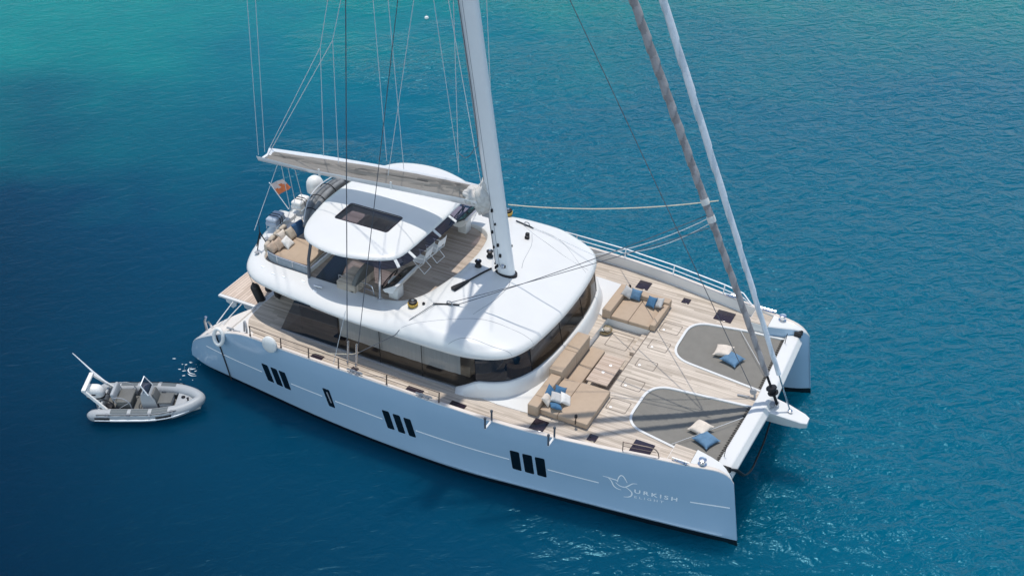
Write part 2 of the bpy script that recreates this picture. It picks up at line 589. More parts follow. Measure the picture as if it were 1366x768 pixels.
# ------------------------------------------------------------------ the sea
def sea_material():
    mt = bpy.data.materials.new('sea_water')
    mt.use_nodes = True
    t = mt.node_tree
    L = t.links
    b = t.nodes['Principled BSDF']
    b.inputs['Roughness'].default_value = 0.25
    b.inputs['Specular Tint'].default_value = (0.28, 0.80, 1.0, 1)
    b.inputs['IOR'].default_value = 1.333
    b.inputs['Specular IOR Level'].default_value = 0.32
    tc = t.nodes.new('ShaderNodeTexCoord')
    # depth gives turquoise towards the shore; the blue ramp also holds painted shade
    mp = t.nodes.new('ShaderNodeMapping')
    mp.inputs['Rotation'].default_value = (0, 0, -YAW)
    L.new(tc.outputs['Object'], mp.inputs[0])
    sp = t.nodes.new('ShaderNodeSeparateXYZ')
    L.new(mp.outputs[0], sp.inputs[0])
    n = t.nodes.new('ShaderNodeTexNoise')
    n.inputs['Scale'].default_value = 0.055
    n.inputs['Detail'].default_value = 3
    L.new(tc.outputs['Object'], n.inputs['Vector'])

    def M(op, a, bb=None):
        k = t.nodes.new('ShaderNodeMath')
        k.operation = op
        for i, v in enumerate((a, bb)):
            if v is None:
                continue
            if isinstance(v, (int, float)):
                k.inputs[i].default_value = v
            else:
                L.new(v, k.inputs[i])
        return k.outputs[0]
    # mapping rotates by -YAW: x = along the view, y = to its left
    X, Yl, W = sp.outputs[0], sp.outputs[1], M('SUBTRACT', n.outputs['Fac'], 0.5)
    t1 = M('DIVIDE', M('ADD', M('SUBTRACT', 9.0, Yl), M('MULTIPLY', W, 11.0)), 36.0)
    t1 = M('ADD', M('ADD', t1, M('MULTIPLY', X, 0.022)), 0.30)

    def ramp(f, els):
        rp = t.nodes.new('ShaderNodeValToRGB')
        cr = rp.color_ramp
        cr.elements[0].position, cr.elements[0].color = els[0][0], (*els[0][1], 1)
        cr.elements[1].position, cr.elements[1].color = els[-1][0], (*els[-1][1], 1)
        for p, c in els[1:-1]:
            cr.elements.new(p).color = (*c, 1)
        L.new(f, rp.inputs[0])
        return rp.outputs[0]
    deep = ramp(t1, [(0.0, (0.0, 0.010, 0.030)), (0.26, (0.0, 0.025, 0.057)), (0.5, (0.0, 0.042, 0.090)), (0.75, (0.0, 0.070, 0.125)), (0.97, (0.0, 0.100, 0.168))])  # darker left and near: hull shade and dull reflections put into the colour
    n2 = t.nodes.new('ShaderNodeTexNoise')
    n2.inputs['Scale'].default_value = 0.11
    n2.inputs['Detail'].default_value = 4
    n2.inputs['Roughness'].default_value = 0.6
    L.new(tc.outputs['Object'], n2.inputs['Vector'])
    W2 = M('SUBTRACT', n2.outputs['Fac'], 0.5)
    sh = M('DIVIDE', M('ADD', M('SUBTRACT', X, 9.0), M('ADD', M('MULTIPLY', W, 16.0), M('MULTIPLY', W2, 22.0))), 25.0)
    sh = M('ADD', sh, M('MULTIPLY', M('MAXIMUM', M('SUBTRACT', Yl, 6.0), -26.0), 0.011))
    shf = ramp(sh, [(0.0, (0, 0, 0)), (0.5, (0.34, 0.34, 0.34)), (1.0, (1, 1, 1))])
    mx = t.nodes.new('ShaderNodeMix')
    mx.data_type = 'RGBA'
    L.new(shf, mx.inputs[0])
    L.new(deep, mx.inputs[6])
    mx.inputs[7].default_value = (0.0, 0.185, 0.180, 1)
    L.new(mx.outputs[2], b.inputs['Base Color'])
    b.inputs['Subsurface Weight'].default_value = 1.0
    b.subsurface_method = 'BURLEY'
    b.inputs['Subsurface Scale'].default_value = 3.2
    b.inputs['Subsurface Radius'].default_value = (1.0, 1.0, 1.0)
    # ripples: crests run across the wind; the lee of the yacht is calmer
    mr = t.nodes.new('ShaderNodeMapping')
    ro = t.nodes.new('ShaderNodeMapping')
    ro.inputs['Rotation'].default_value = (0, 0, -YAW - 0.22)
    L.new(tc.outputs['Object'], ro.inputs[0])
    mr.inputs['Scale'].default_value = (1.12, 0.66, 1)
    L.new(ro.outputs[0], mr.inputs[0])

    def nz(scale, det, rough, dist=0.0):
        k = t.nodes.new('ShaderNodeTexNoise')
        k.inputs['Scale'].default_value = scale
        k.inputs['Detail'].default_value = det
        k.inputs['Roughness'].default_value = rough
        k.inputs['Distortion'].default_value = dist
        L.new(mr.outputs[0], k.inputs['Vector'])
        return k.outputs['Fac']
    h = M('ADD', M('MULTIPLY', nz(0.40, 3, 0.5, 0.2), 0.22), M('MULTIPLY', nz(1.8, 3, 0.5, 0.6), 0.36))
    h = M('ADD', h, M('MULTIPLY', nz(5.0, 3, 0.5, 0.5), 0.075))
    gust = nz(0.12, 3, 0.55)
    amp = M('ADD', M('MULTIPLY', Yl, -1.0), M('MULTIPLY', M('SUBTRACT', gust, 0.5), 36.0))
    amp = M('ADD', amp, M('MULTIPLY', M('MINIMUM', X, 4.0), 0.55))
    am = t.nodes.new('ShaderNodeMapRange')
    am.inputs['From Min'].default_value = 3.0
    am.inputs['From Max'].default_value = 20.0
    am.inputs['To Min'].default_value = 0.12
    am.inputs['To Max'].default_value = 1.25
    L.new(amp, am.inputs['Value'])
    h = M('MULTIPLY', h, am.outputs[0])
    bp = t.nodes.new('ShaderNodeBump')
    bp.inputs['Strength'].default_value = 1.0
    bp.inputs['Distance'].default_value = 1.0
    L.new(h, bp.inputs['Height'])
    L.new(bp.outputs[0], b.inputs['Normal'])
    return mt


mb = MB()
ns = 40
mb.grid(lambda u, v: ((u - 0.5) * 5000, (v - 0.5) * 5000, SEA), ns, ns)
sea = obj('water', mb, sea_material(), smooth=0)
sea['kind'] = 'structure'
sea['label'] = 'deep blue sea turning turquoise towards the shore'

# ------------------------------------------------------------------ the catamaran
CAT = empty('catamaran', 'large white sailing catamaran with teak decks and a flybridge, at rest on blue water', 'catamaran', (10.5, 0, SEA), world=True)


def part(name, mb, mt, parent=None, **k):
    return obj_world(name, mb, mt, CAT if parent is None else parent, **k)


def obj_world(name, mb, mt, parent, **k):
    o = obj(name, mb, mt, None, **k)
    o.parent = parent
    o.matrix_parent_inverse = Matrix.Identity(4)
    if parent.get('base') is not None:
        o.matrix_parent_inverse = Matrix.Translation(-Vector(parent['base']))
    return o


GX = [0, .6, 1.4, 2.5, 3.7, 5, 8, 12, 13.8, 15, 16.1, 17.2, 18.3, 19, 20.2, 20.75, 21.2]
GY = [4.52, 4.78, 5.0, 5.2, 5.3, 5.36, 5.37, 5.36, 5.28, 5.14, 4.97, 4.77, 4.56, 4.44, 4.22, 4.135, 4.1]
WX = [0.0, .8, 1.64, 3.7, 5.7, 7.6, 9.4, 12, 13.9, 16.1, 17.9, 19.6, 20.95, 21.2]
WY = [4.56, 4.79, 4.88, 5.06, 5.24, 5.35, 5.39, 5.33, 5.12, 4.85, 4.62, 4.38, 4.165, 4.12]
IX = [0, 1.0, 2, 4, 8, 14, 17, 19, 20.2, 20.7, 20.95]
IY = [4.02, 3.75, 3.45, 3.1, 3.0, 3.05, 3.2, 3.5, 3.78, 3.98, 4.135]
TX = [0, .1, .3, .6, 1.0, 1.4, 1.9, 2.4, 2.9, 3.4, 3.9, 4.3, 10, 19.6, 20.1, 20.5, 20.8, 20.95]
TZ = [.12, .38, .68, .95, 1.24, 1.5, 1.8, 2.08, 2.27, 2.37, 2.4, 2.4, 2.4, 2.4, 2.4, 2.34, 2.2, 2.05]
KNUCK = 0.05


def gun(x):
    return smooth_interp(x, GX, GY)


def wly(x):
    return smooth_interp(x, WX, WY)


def hull_y(x, z):
    t = (z + 0.17) / 2.57
    k = KNUCK * max(0.0, 1 - abs(z - 1.72) / (0.68 if z > 1.72 else 1.6))
    return wly(x) * (1 - t) + gun(x) * t + k * min(1, max(0, (x - 1) / 3)) * min(1, max(0, (20.5 - x) / 2))


def shear(x, z):
    w = min(1, max(0, (x - 18.8) / 2.15))
    return x - 0.16 * (z + 0.3) * w * w


def hull_section(x, s):
    g, w, yi = gun(x), wly(x), smooth_interp(x, IX, IY)
    zt = smooth_interp(x, TX, TZ)
    if x <= 2.35:
        zd = zt - 0.02
    elif x >= 19.22:
        zd = zt - 0.02
    else:
        zd = 1.985
    yi = min(yi, g - 0.02)
    wi = min(0.16, max(0.004, (g - yi) * 0.3))
    zb = -0.17 - 1.1 * min(1, max(0.05, (x + 0.3) / 4)) * min(1, max(0.3, (21.3 - x) / 3))
    zk = min(1.72, zt - 0.05)
    zc = min(0.03, zt - 0.08)
    ch = 0.055 * min(1, max(0, (x - 9) / 4)) * min(1, max(0, (21 - x) / 0.6))
    P = [(g - 0.012, zt), (g, zt - 0.03 if zt > 0.3 else zt - 0.01), (hull_y(x, zk), zk), (hull_y(x, min(1.0, zk - 0.02)), min(1.0, zk - 0.02)),
         (hull_y(x, zc), zc), (w + ch, -0.07), (w, -0.17), (w - (w - yi) * 0.12, -0.17 + (zb + 0.17) * 0.6), ((w + yi) / 2, zb),
         (yi + (w - yi) * 0.12, -0.17 + (zb + 0.17) * 0.6), (yi, -0.17), (yi, (zd - 0.17) * 0.5), (yi, zd - 0.03), (yi + min(0.03, (g - yi) * 0.2), zd),
         (g - wi - min(0.03, (g - yi) * 0.1), zd), (g - wi, zd + 0.02 if zt - zd > 0.1 else zd + 0.012), (g - wi + 0.005, zt - 0.015), (g - wi + min(0.02, wi * 0.3), zt)]
    return [Vector((shear(x, z), s * y, z)) for y, z in P]


XS = [0.0, 0.05, 0.12, 0.25, 0.4, 0.6, 0.8, 1.0, 1.2, 1.4, 1.65, 1.9, 2.1, 2.34, 2.36, 2.6, 2.9, 3.2, 3.5, 3.9] + [4.4 + 0.5 * i for i in range(30)] + [19.21, 19.23, 19.5, 19.8, 20.1, 20.3, 20.5, 20.65, 20.8, 20.9, 20.95]
HULLS = {}
for s in (-1, 1):
    mb = MB()
    mb.loft([hull_section(x, s) for x in XS], cap0=True, cap1=True)
    k = len(hull_section(5, s))
    mb.mi = [(2 if (j % k in (16, 17) and j // k > 14) else 3 if (j % k in (12, 13, 14) and 4 < j // k < 14) else 1) if (j % k in (0, 12, 13, 14, 15, 16, 17) and j < (len(XS) - 1) * k) else 0 for j in range(len(mb.f))]
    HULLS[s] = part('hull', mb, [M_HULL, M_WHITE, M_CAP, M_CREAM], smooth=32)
HS = HULLS[-1]


def on_hull(x, z, s=-1, out=0.004):
    """A point on the topsides: x as measured on the hull's outside."""
    return Vector((x, s * (hull_y(x + 0.16 * (z + 0.3) * min(1, max(0, (x - 18.8) / 2.15)) ** 2, z) + out), z))


def hull_patch(poly, s, out, thick=0.012, rnd=0.05):
    """A flush window: a rounded outline laid on the topsides, with its own thickness."""
    P = [Vector((p[0], p[1])) for p in poly]
    R = []
    n = len(P)
    for i in range(n):
        a, b, c = P[i - 1], P[i], P[(i + 1) % n]
        d1, d2 = (a - b).normalized(), (c - b).normalized()
        for k in range(6):
            t = k / 5
            R.append(((b + d1 * rnd) * (1 - t) ** 2 + b * 2 * t * (1 - t) + (b + d2 * rnd) * t * t))
    mb = MB()
    r1 = [on_hull(p.x, p.y, s, out) for p in R]
    r0 = [on_hull(p.x, p.y, s, out - thick) for p in R]
    c = sum(R, Vector((0, 0))) / len(R)
    ctr = on_hull(c.x, c.y, s, out)
    N = len(R)
    mb.add(r0 + r1 + [ctr], [(i, (i + 1) % N, N + (i + 1) % N, N + i) for i in range(N)] + [(N + i, N + (i + 1) % N, 2 * N) for i in range(N)])
    return mb


WINS = []
for x0 in (3.91, 4.315, 4.68):
    WINS.append([(x0, 1.36), (x0 + 0.285, 1.365), (x0 + 0.41, 0.58), (x0 + 0.125, 0.575)])
WINS.append([(6.55, 1.345), (6.84, 1.35), (6.995, 0.59), (6.735, 0.59)])
for x0 in (8.953, 9.373, 9.784):
    WINS.append([(x0, 1.345), (x0 + 0.275, 1.36), (x0 + 0.455, 0.625), (x0 + 0.182, 0.61)])
for x0 in (13.644, 14.068, 14.485):
    WINS.append([(x0, 1.41), (x0 + 0.318, 1.42), (x0 + 0.378, 0.58), (x0 + 0.07, 0.59)])
for s in (-1, 1):
    for w in WINS:
        part('hull_window', hull_patch(w, s, 0.008), M_PORT, HULLS[s], smooth=0)
# the inset seen in the single window
part('window_frame', hull_patch([(6.70, 1.22), (6.76, 1.22), (6.88, 0.78), (6.83, 0.78)], -1, 0.014, rnd=0.015), M_GREYPLATE, HS, smooth=0)


def hull_ribbon(path, w, s=-1, out=0.008):
    """A flat painted line following (x, z) points on the topsides."""
    P = [Vector((p[0], p[1])) for p in path]
    N = len(P)
    vs = []
    for i in range(N):
        d = (P[min(i + 1, N - 1)] - P[max(i - 1, 0)]).normalized()
        nn = Vector((-d.y, d.x))
        ww = w[i] if isinstance(w, list) else w
        vs += [on_hull(*(P[i] + nn * ww / 2), s, out), on_hull(*(P[i] - nn * ww / 2), s, out)]
    mb = MB()
    mb.add(vs, [(2 * i, 2 * i + 1, 2 * i + 3, 2 * i + 2) for i in range(N - 1)])
    return mb


def lin(a, b, n):
    return [(a[0] + (b[0] - a[0]) * i / n, a[1] + (b[1] - a[1]) * i / n) for i in range(n + 1)]


for s in (-1, 1):
    for a, b in (((1.1, 0.86), (3.84, 0.905)), ((5.15, 0.935), (6.5, 0.94)), ((7.04, 0.94), (8.95, 0.94)), ((10.24, 0.955), (13.62, 0.985)), ((14.9, 0.975), (16.56, 0.94)), ((19.40, 1.0), (20.58, 1.08))):
        part('pinstripe', hull_ribbon(lin(a, b, 24), 0.048, s), M_LETTER, HULLS[s], smooth=0)

# emblem and name
EMB = [[(16.68, 1.285), (16.85, 1.275), (17.0, 1.25), (17.125, 1.235), (17.15, 1.16)],
       [(17.155, 1.16), (17.16, 1.29), (17.20, 1.42), (17.265, 1.49), (17.34, 1.44), (17.40, 1.33), (17.455, 1.215)],
       [(16.84, 1.275), (16.93, 1.19), (16.985, 1.08), (17.03, 0.97), (17.10, 0.90), (17.19, 0.865), (17.275, 0.86)],
       [(17.09, 1.135), (17.15, 1.07), (17.23, 1.02), (17.32, 1.005), (17.40, 1.02), (17.48, 1.09), (17.56, 1.18), (17.64, 1.245), (17.76, 1.27)],
       [(17.38, 1.015), (17.47, 0.985), (17.55, 0.92), (17.605, 0.85), (17.615, 0.77), (17.59, 0.69), (17.53, 0.63), (17.46, 0.60), (17.36, 0.575)]]
mb = MB()
for e in EMB:
    p = [(q.x, q.y) for q in spline([(a, b, 0) for a, b in e], 6)]
    n = len(p)
    w = [0.02 + 0.026 * math.sin(PI * i / (n - 1)) for i in range(n)]
    q = hull_ribbon(p, w)
    mb.add(q.v, q.f)
part('emblem', mb, M_LETTER, HS, smooth=0)


def lettering(name, text, x0, x1, z0a, z0b, ha, spacing, out, ext):
    cu = bpy.data.curves.new(name, 'FONT')
    cu.body = text
    cu.size = 1
    cu.space_character = spacing
    cu.offset = ext
    o = bpy.data.objects.new(name, cu)
    COL.objects.link(o)
    dg = bpy.context.evaluated_depsgraph_get()
    me = bpy.data.meshes.new_from_object(o.evaluated_get(dg))
    bpy.data.objects.remove(o)
    xs = [v.co.x for v in me.vertices]
    ys = [v.co.y for v in me.vertices]
    a, b, c, d = min(xs), max(xs), min(ys), max(ys)
    vs = []
    for v in me.vertices:
        u = (v.co.x - a) / (b - a)
        h = (v.co.y - c) / (d - c)
        x = x0 + (x1 - x0) * u
        vs.append(on_hull(x, z0a + (z0b - z0a) * u + h * ha, -1, out))
    mb = MB()
    mb.add(vs, [tuple(p.vertices) for p in me.polygons])
    return part(name, mb, M_LETTER, HS, smooth=0)


lettering('lettering', 'URKISH', 17.685, 19.015, 0.855, 0.90, 0.165, 1.45, 0.008, 0.022)
lettering('lettering', 'ELIGHT', 17.70, 18.605, 0.635, 0.70, 0.10, 1.6, 0.008, 0.004)

# bridge deck between the hulls, with its sloping front
mb = MB()
rings = []
for x, zb in ((1.9, 1.2), (3.0, 0.75), (14.5, 0.75), (15.8, 1.0), (16.55, 1.7)):
    rings.append([Vector((x, y, z)) for y, z in ((-3.3, zb), (3.3, zb), (3.3, 1.66), (-3.3, 1.66))])
mb.loft(rings, cap0=True, cap1=True)
part('bridge_deck', mb, M_WHITE, smooth=0)

# ---- teak deck: one sheet with the sunken cockpit cut out
DZ = 2.0


def side_in(x):
    return gun(x) - 0.185


half = []
# starboard half (y > 0 here, mirrored later): from the aft edge forward
AFT = [(2.42, 0.0), (2.42, 3.1), (2.46, 3.6), (2.55, 4.05), (2.8, 4.42), (3.2, 4.62)]
SIDE = [(x, side_in(x)) for x in [3.3 + 0.5 * i for i in range(31)] + [18.7, 19.2]]
FRONT = [(19.6, side_in(19.6)), (19.84, 4.05), (19.84, 3.56), (18.5, 3.42)]


def corner(a, b, c, r, n=8):
    a, b, c = Vector(a), Vector(b), Vector(c)
    d1, d2 = (a - b).normalized(), (c - b).normalized()
    out = []
    for k in range(n + 1):
        t = k / n
        p = (b + d1 * r) * (1 - t) ** 2 + b * 2 * t * (1 - t) + (b + d2 * r) * t * t
        out.append((p.x, p.y))
    return out


TAO, TAI, TFI, TFO = (16.62, 3.12), (16.65, 0.84), (19.95, 0.45), (19.84, 3.54)
TR = corner(TFO, TAO, TAI, 0.75) + corner(TAO, TAI, TFI, 0.75)
half = AFT + SIDE + FRONT + TR + [TFI]
poly = half + [(x, -y) for x, y in reversed(half) if y > 0]
CK = (13.86, 15.5, 1.9)          # sunken cockpit: x0, x1, half width
hole = [(CK[0], -CK[2]), (CK[1], -CK[2]), (CK[1], CK[2]), (CK[0], CK[2])]


def sheet(outer, holes, z, flip=False):
    loops = [[Vector((x, y, 0)) for x, y in outer]] + [[Vector((x, y, 0)) for x, y in h] for h in holes]
    tri = tessellate_polygon(loops)
    vs = [Vector((p.x, p.y, z)) for l in loops for p in l]
    mb = MB()
    fs = []
    for t in tri:
        a, b, c = (vs[i] for i in t)
        fs.append(tuple(t) if (b - a).cross(c - a).z > 0 else tuple(reversed(t)))
    mb.add(vs, fs)
    return mb


mb = sheet(poly, [hole], DZ)
mb.add([Vector((x, y, DZ)) for x, y in hole] + [Vector((x, y, 1.72)) for x, y in hole], [])
part('teak_deck', mb, M_TEAK, smooth=0, fix=False)
# cockpit well: white sides, teak sole
mb = MB()
n = len(hole)
mb.add([Vector((x, y, DZ - 0.004)) for x, y in hole] + [Vector((x, y, 1.70)) for x, y in hole], [(i, (i + 1) % n, n + (i + 1) % n, n + i) for i in range(n)])
part('cockpit_well', mb, M_WHITE, smooth=0)
mb = MB()
mb.box((CK[0] - 0.01, -CK[2] - 0.01, 1.66), (CK[1] + 0.01, CK[2] + 0.01, 1.72))
part('cockpit_sole', mb, M_TEAK, smooth=0)
# teak step up out of the well
mb = MB()
mb.box((15.25, 0.62, 1.72), (15.53, 1.75, 1.86), 0.01)
part('step', mb, M_TEAK, smooth=0)


def seam_rect(name, x0, x1, y0, y1, z, r=0.07, w=0.022, mt=M_SEAM):
    P = []
    cs = [(x0, y0), (x1, y0), (x1, y1), (x0, y1)]
    for i in range(4):
        P += corner(cs[i - 1], cs[i], cs[(i + 1) % 4], r, 5)
    N = len(P)
    cx, cy = (x0 + x1) / 2, (y0 + y1) / 2
    vs = []
    for x, y in P:
        kx, ky = (abs(x - cx) - w) / max(abs(x - cx), 1e-6), (abs(y - cy) - w) / max(abs(y - cy), 1e-6)
        vs += [Vector((x, y, z)), Vector((cx + (x - cx) * kx, cy + (y - cy) * ky, z))]
    mb = MB()
    mb.add(vs, [(2 * i, (2 * i + 2) % (2 * N), (2 * i + 3) % (2 * N), 2 * i + 1) for i in range(N)])
    return part(name, mb, mt, smooth=0)


for y0, y1 in ((2.05, 2.65), (0.93, 1.5), (-0.2, 0.29), (-1.42, -0.86), (-2.66, -2.06)):
    seam_rect('deck_locker_lid', 15.75, 16.45, y0, y1, DZ + 0.004)
    mb = MB()
    mb.lathe([(0.045, 0), (0.045, 0.006), (0.03, 0.008)], 14, (15.9, y0 + 0.12, DZ + 0.003))
    part('lid_latch', mb, M_LETTER)
seam_rect('sole_hatch', 14.24, 15.06, 0.74, 1.62, 1.724)
for y in (-1.9, 1.9):
    mb = MB()
    mb.box((15.5, -1.9, DZ), (15.53, 1.9, DZ + 0.006))
part('cockpit_edge', mb, M_SEAM, smooth=0)

# white cockpit-side patches beside the saloon front (flat moulded deck)
for s in (-1, 1):
    mb = MB()
    mb.prism([(11.4, s * 4.05), (12.6, s * 4.12), (13.66, s * 4.05), (13.68, s * 1.95), (12.6, s * 1.95)], DZ - 0.02, DZ + 0.02)
    part('moulded_deck', mb, M_WHITE, smooth=0)

# black deck hatches, both sides
HT = [(14.0, 14.48, 4.14, 4.67), (15.85, 16.14, 4.02, 4.33), (17.22, 17.87, 3.60, 4.22)]
for s in (-1, 1):
    for x0, x1, y0, y1 in HT:
        mb = MB()
        mb.box((x0, s * y0, DZ - 0.01), (x1, s * y1, DZ + 0.025), 0.012)
        h = part('deck_hatch', mb, M_HATCH)
        mb = MB()
        mb.box((x0 + 0.05, s * (y0 + y1) / 2 - 0.02, DZ + 0.026), (x0 + 0.09, s * (y0 + y1) / 2 + 0.02, DZ + 0.04))
        part('hatch_handle', mb, M_BLACK, h)
    for x0, x1 in ((5.75, 6.2), (7.35, 7.6), (9.55, 10.15), (11.2, 11.75)):
        mb = MB()
        mb.box((x0, s * 4.62, DZ - 0.01), (x1, s * 4.98, DZ + 0.025), 0.012)
        part('deck_hatch', mb, M_HATCH)

# trampolines: mesh, white rim, lacing to the crossbeam
for s in (-1, 1):
    out = [(x, s * y) for x, y in (TR + [TFI, (19.86, 3.54)])]
    mb = MB()
    c = Vector((18.3, s * 2.0, 1.93))
    N = len(out)
    K = 9
    vs = [c]
    for k in range(1, K + 1):
        for x, y in out:
            p = Vector((x, y, 0))
            q = c.lerp(p, k / K)
            q.z = 1.985 - 0.045 * (1 - (k / K) ** 2) + 0.006 * noise.noise(Vector((q.x * 1.6, q.y * 1.6, 0)))
            vs.append(q)
    fs = [(0, 1 + i, 1 + (i + 1) % N) for i in range(N)]
    for k in range(K - 1):
        for i in range(N):
            fs.append((1 + k * N + i, 1 + (k + 1) * N + i, 1 + (k + 1) * N + (i + 1) % N, 1 + k * N + (i + 1) % N))
    mb.add(vs, fs)
    tp = part('trampoline', mb, M_MESH, smooth=60)
    rim = [(19.84, s * 3.54)] + [(18.5, s * 3.43)] + [(x, s * y) for x, y in TR] + [(19.95, s * 0.45)]
    mb = MB()
    R = [Vector((x, y, 2.0)) for x, y in rim]
    ring = []
    for i, p in enumerate(R):
        d = (R[min(i + 1, len(R) - 1)] - R[max(i - 1, 0)]).normalized()
        nn = Vector((-d.y, d.x, 0))
        ring.append([p - nn * 0.042 + Vector((0, 0, -0.03)), p - nn * 0.042 + Vector((0, 0, 0.03)), p + nn * 0.042 + Vector((0, 0, 0.03)), p + nn * 0.042 + Vector((0, 0, -0.03))])
    mb.loft(ring, cap0=True, cap1=True)
    part('trampoline_rim', mb, M_WHITE, tp, smooth=0)
    mb = MB()
    P = []
    nz_ = 46
    for i in range(nz_ + 1):
        y = 0.5 + (3.5 - 0.5) * i / nz_
        xa = 19.94 - 0.1 * (y - 0.5) / 3 - 0.09
        P.append((xa if i % 2 == 0 else xa + 0.13, s * y, 2.01 if i % 2 == 0 else 2.08))
    mb.tube(P, 0.012, 5)
    part('lacing', mb, M_BLACK, tp)

# centre walkway longeron below the deck sheet
mb = MB()
mb.loft([[Vector((x, y, z)) for y, z in ((-w, 1.99), (w, 1.99), (w * 0.6, zb), (-w * 0.6, zb))] for x, w, zb in ((16.4, 0.9, 1.4), (18, 0.68, 1.6), (20.0, 0.43, 1.7))], cap0=True, cap1=True)
part('longeron', mb, M_WHITE, smooth=0)
for s in (-1, 1):
    mb = MB()
    mb.loft([[Vector((x, s * y, z)) for y, z in ((a, 1.99), (b, 1.99), (b, 1.6), (a, 1.6))] for x, a, b in ((16.5, 3.15, 3.6), (18.5, 3.44, 3.8), (19.84, 3.56, 3.9))], cap0=True, cap1=True)
    part('hull_shelf', mb, M_WHITE, smooth=0)

# front crossbeam: broad white box beam with a rounded front
mb = MB()
rings = []
for y in [-3.75, -3.0, -2, -1, 0, 1, 2, 3.0, 3.75]:
    dx = 0.10 * (1 - (abs(y) / 3.75)) * 1.2
    sec = [(19.86, 1.80), (19.86, 2.08), (19.89, 2.11), (20.05, 2.125), (20.25, 2.12), (20.29, 2.10), (20.42, 1.93), (20.43, 1.90), (20.40, 1.74), (20.34, 1.7), (19.95, 1.7)]
    rings.append([Vector((x + dx, y, z)) for x, z in sec])
mb.loft(rings, cap0=True, cap1=True)
part('crossbeam', mb, M_WHITE, smooth=14)
mb = MB()
mb.loft([[Vector((x, y, z)) for y, z in ((-w, 2.0 - d), (-w * 0.92, 2.02 - d), (w * 0.92, 2.02 - d), (w, 2.0 - d), (w * 0.55, zb), (-w * 0.55, zb))] for x, w, d, zb in ((20.35, 0.42, 0.02, 1.45), (21.0, 0.36, 0.1, 1.45), (21.55, 0.26, 0.2, 1.5), (21.72, 0.16, 0.24, 1.55))], cap0=True, cap1=True)
part('bowsprit', mb, M_WHITE, smooth=30)

# bow decks: teak bench, white nose, bollard
for s in (-1, 1):
    mb = MB()
    mb.prism([(18.5, s * 3.56), (19.2, s * 3.58), (19.2, s * (gun(19.2) - 0.17)), (18.5, s * (gun(18.5) - 0.17))], 2.0, 2.32)
    b_ = part('bow_bench', mb, M_WHITE, smooth=0)
    mb = MB()
    mb.prism([(18.52, s * 3.58), (19.19, s * 3.60), (19.19, s * (gun(19.2) - 0.20)), (18.52, s * (gun(18.5) - 0.2))], 2.318, 2.345)
    part('bench_top', mb, M_TEAK, b_, smooth=0)
    mb = MB()
    mb.lathe([(0.14, 0), (0.14, 0.03), (0.085, 0.05), (0.085, 0.15), (0.125, 0.18), (0.12, 0.21), (0.04, 0.235)], 18, (19.55, s * 4.12, 2.37))
    part('bollard', mb, M_STEEL)
    for px in ((18.95, 17.5) if s > 0 else (18.95,)):
        mb = MB()
        for q in (-0.12, 0.12):
            mb.tube([(px + q, s * (gun(px) - 0.08), 2.4), (px + q, s * (gun(px) - 0.08), 2.48)], 0.025, 8)
        mb.box((px - 0.2, s * (gun(px) - 0.12), 2.385), (px + 0.2, s * (gun(px) - 0.04), 2.42))
        mb.tube([(px - 0.28, s * (gun(px) - 0.08), 2.49), (px + 0.28, s * (gun(px) - 0.08), 2.49)], 0.028, 8)
        part('cleat', mb, M_STEEL)
    for px in (7.9, 10.55):
        mb = MB()
        for q in (-0.12, 0.12):
            mb.tube([(px + q, s * (gun(px) - 0.08), 2.4), (px + q, s * (gun(px) - 0.08), 2.47)], 0.028, 8)
            mb.box((px + q - 0.07, s * (gun(px) - 0.2), 2.40), (px + q + 0.07, s * (gun(px) + 0.02), 2.43), 0.01)
        mb.tube([(px - 0.3, s * (gun(px) - 0.08), 2.48), (px + 0.3, s * (gun(px) - 0.08), 2.48)], 0.03, 8)
        part('cleat', mb, M_GREYPLATE)
    # chain roller cluster where the beam meets the bow
    mb = MB()
    mb.lathe([(0.09, -0.09), (0.11, -0.05), (0.07, 0), (0.11, 0.05), (0.09, 0.09)], 14, (20.22, s * 3.86, 2.2), Matrix.Rotation(PI / 2, 3, 'X'))
    mb.box((20.1, s * 3.76, 2.1), (20.36, s * 3.79, 2.3), 0.01)
    mb.box((20.1, s * 3.93, 2.1), (20.36, s * 3.96, 2.3), 0.01)
    part('anchor_roller', mb, M_RUBBER)

# rails: each stanchion, then the wires
for s in (-1, 1):
    xs = [3.55, 4.9, 6.05, 7.25, 9.13, 11.1] if s < 0 else [3.55, 5.0, 7.0, 9.0, 11.05, 13.1, 15.12, 17.18]
    hgt = 0.40
    for x in xs:
        mb = MB()
        y = s * (gun(x) - 0.09)
        mb.tube([(x, y, 2.39), (x + 0.03, y, 2.4 + hgt)], 0.022, 8)
        mb.lathe([(0.035, 0), (0.035, 0.025), (0.02, 0.04)], 10, (x, y, 2.395))
        part('stanchion', mb, M_LETTER if s > 0 else M_BRONZE)
    for h, r in ((hgt, 0.014 if s < 0 else 0.024), (hgt * 0.5, 0.010 if s < 0 else 0.018)):
        P = [Vector((x + 0.03 * h / hgt, s * (gun(x) - 0.09), 2.4 + h)) for x in xs]
        if s > 0:
            x = 17.95
            P += [Vector((x, s * (gun(x) - 0.09), 2.4 + h * 0.9)), Vector((x + 0.4, s * (gun(x + 0.4) - 0.09), 2.4))]
        mb = MB()
        mb.tube(P, r, 6)
        part('guard_wire', mb, M_LETTER if s > 0 else M_BRONZE)
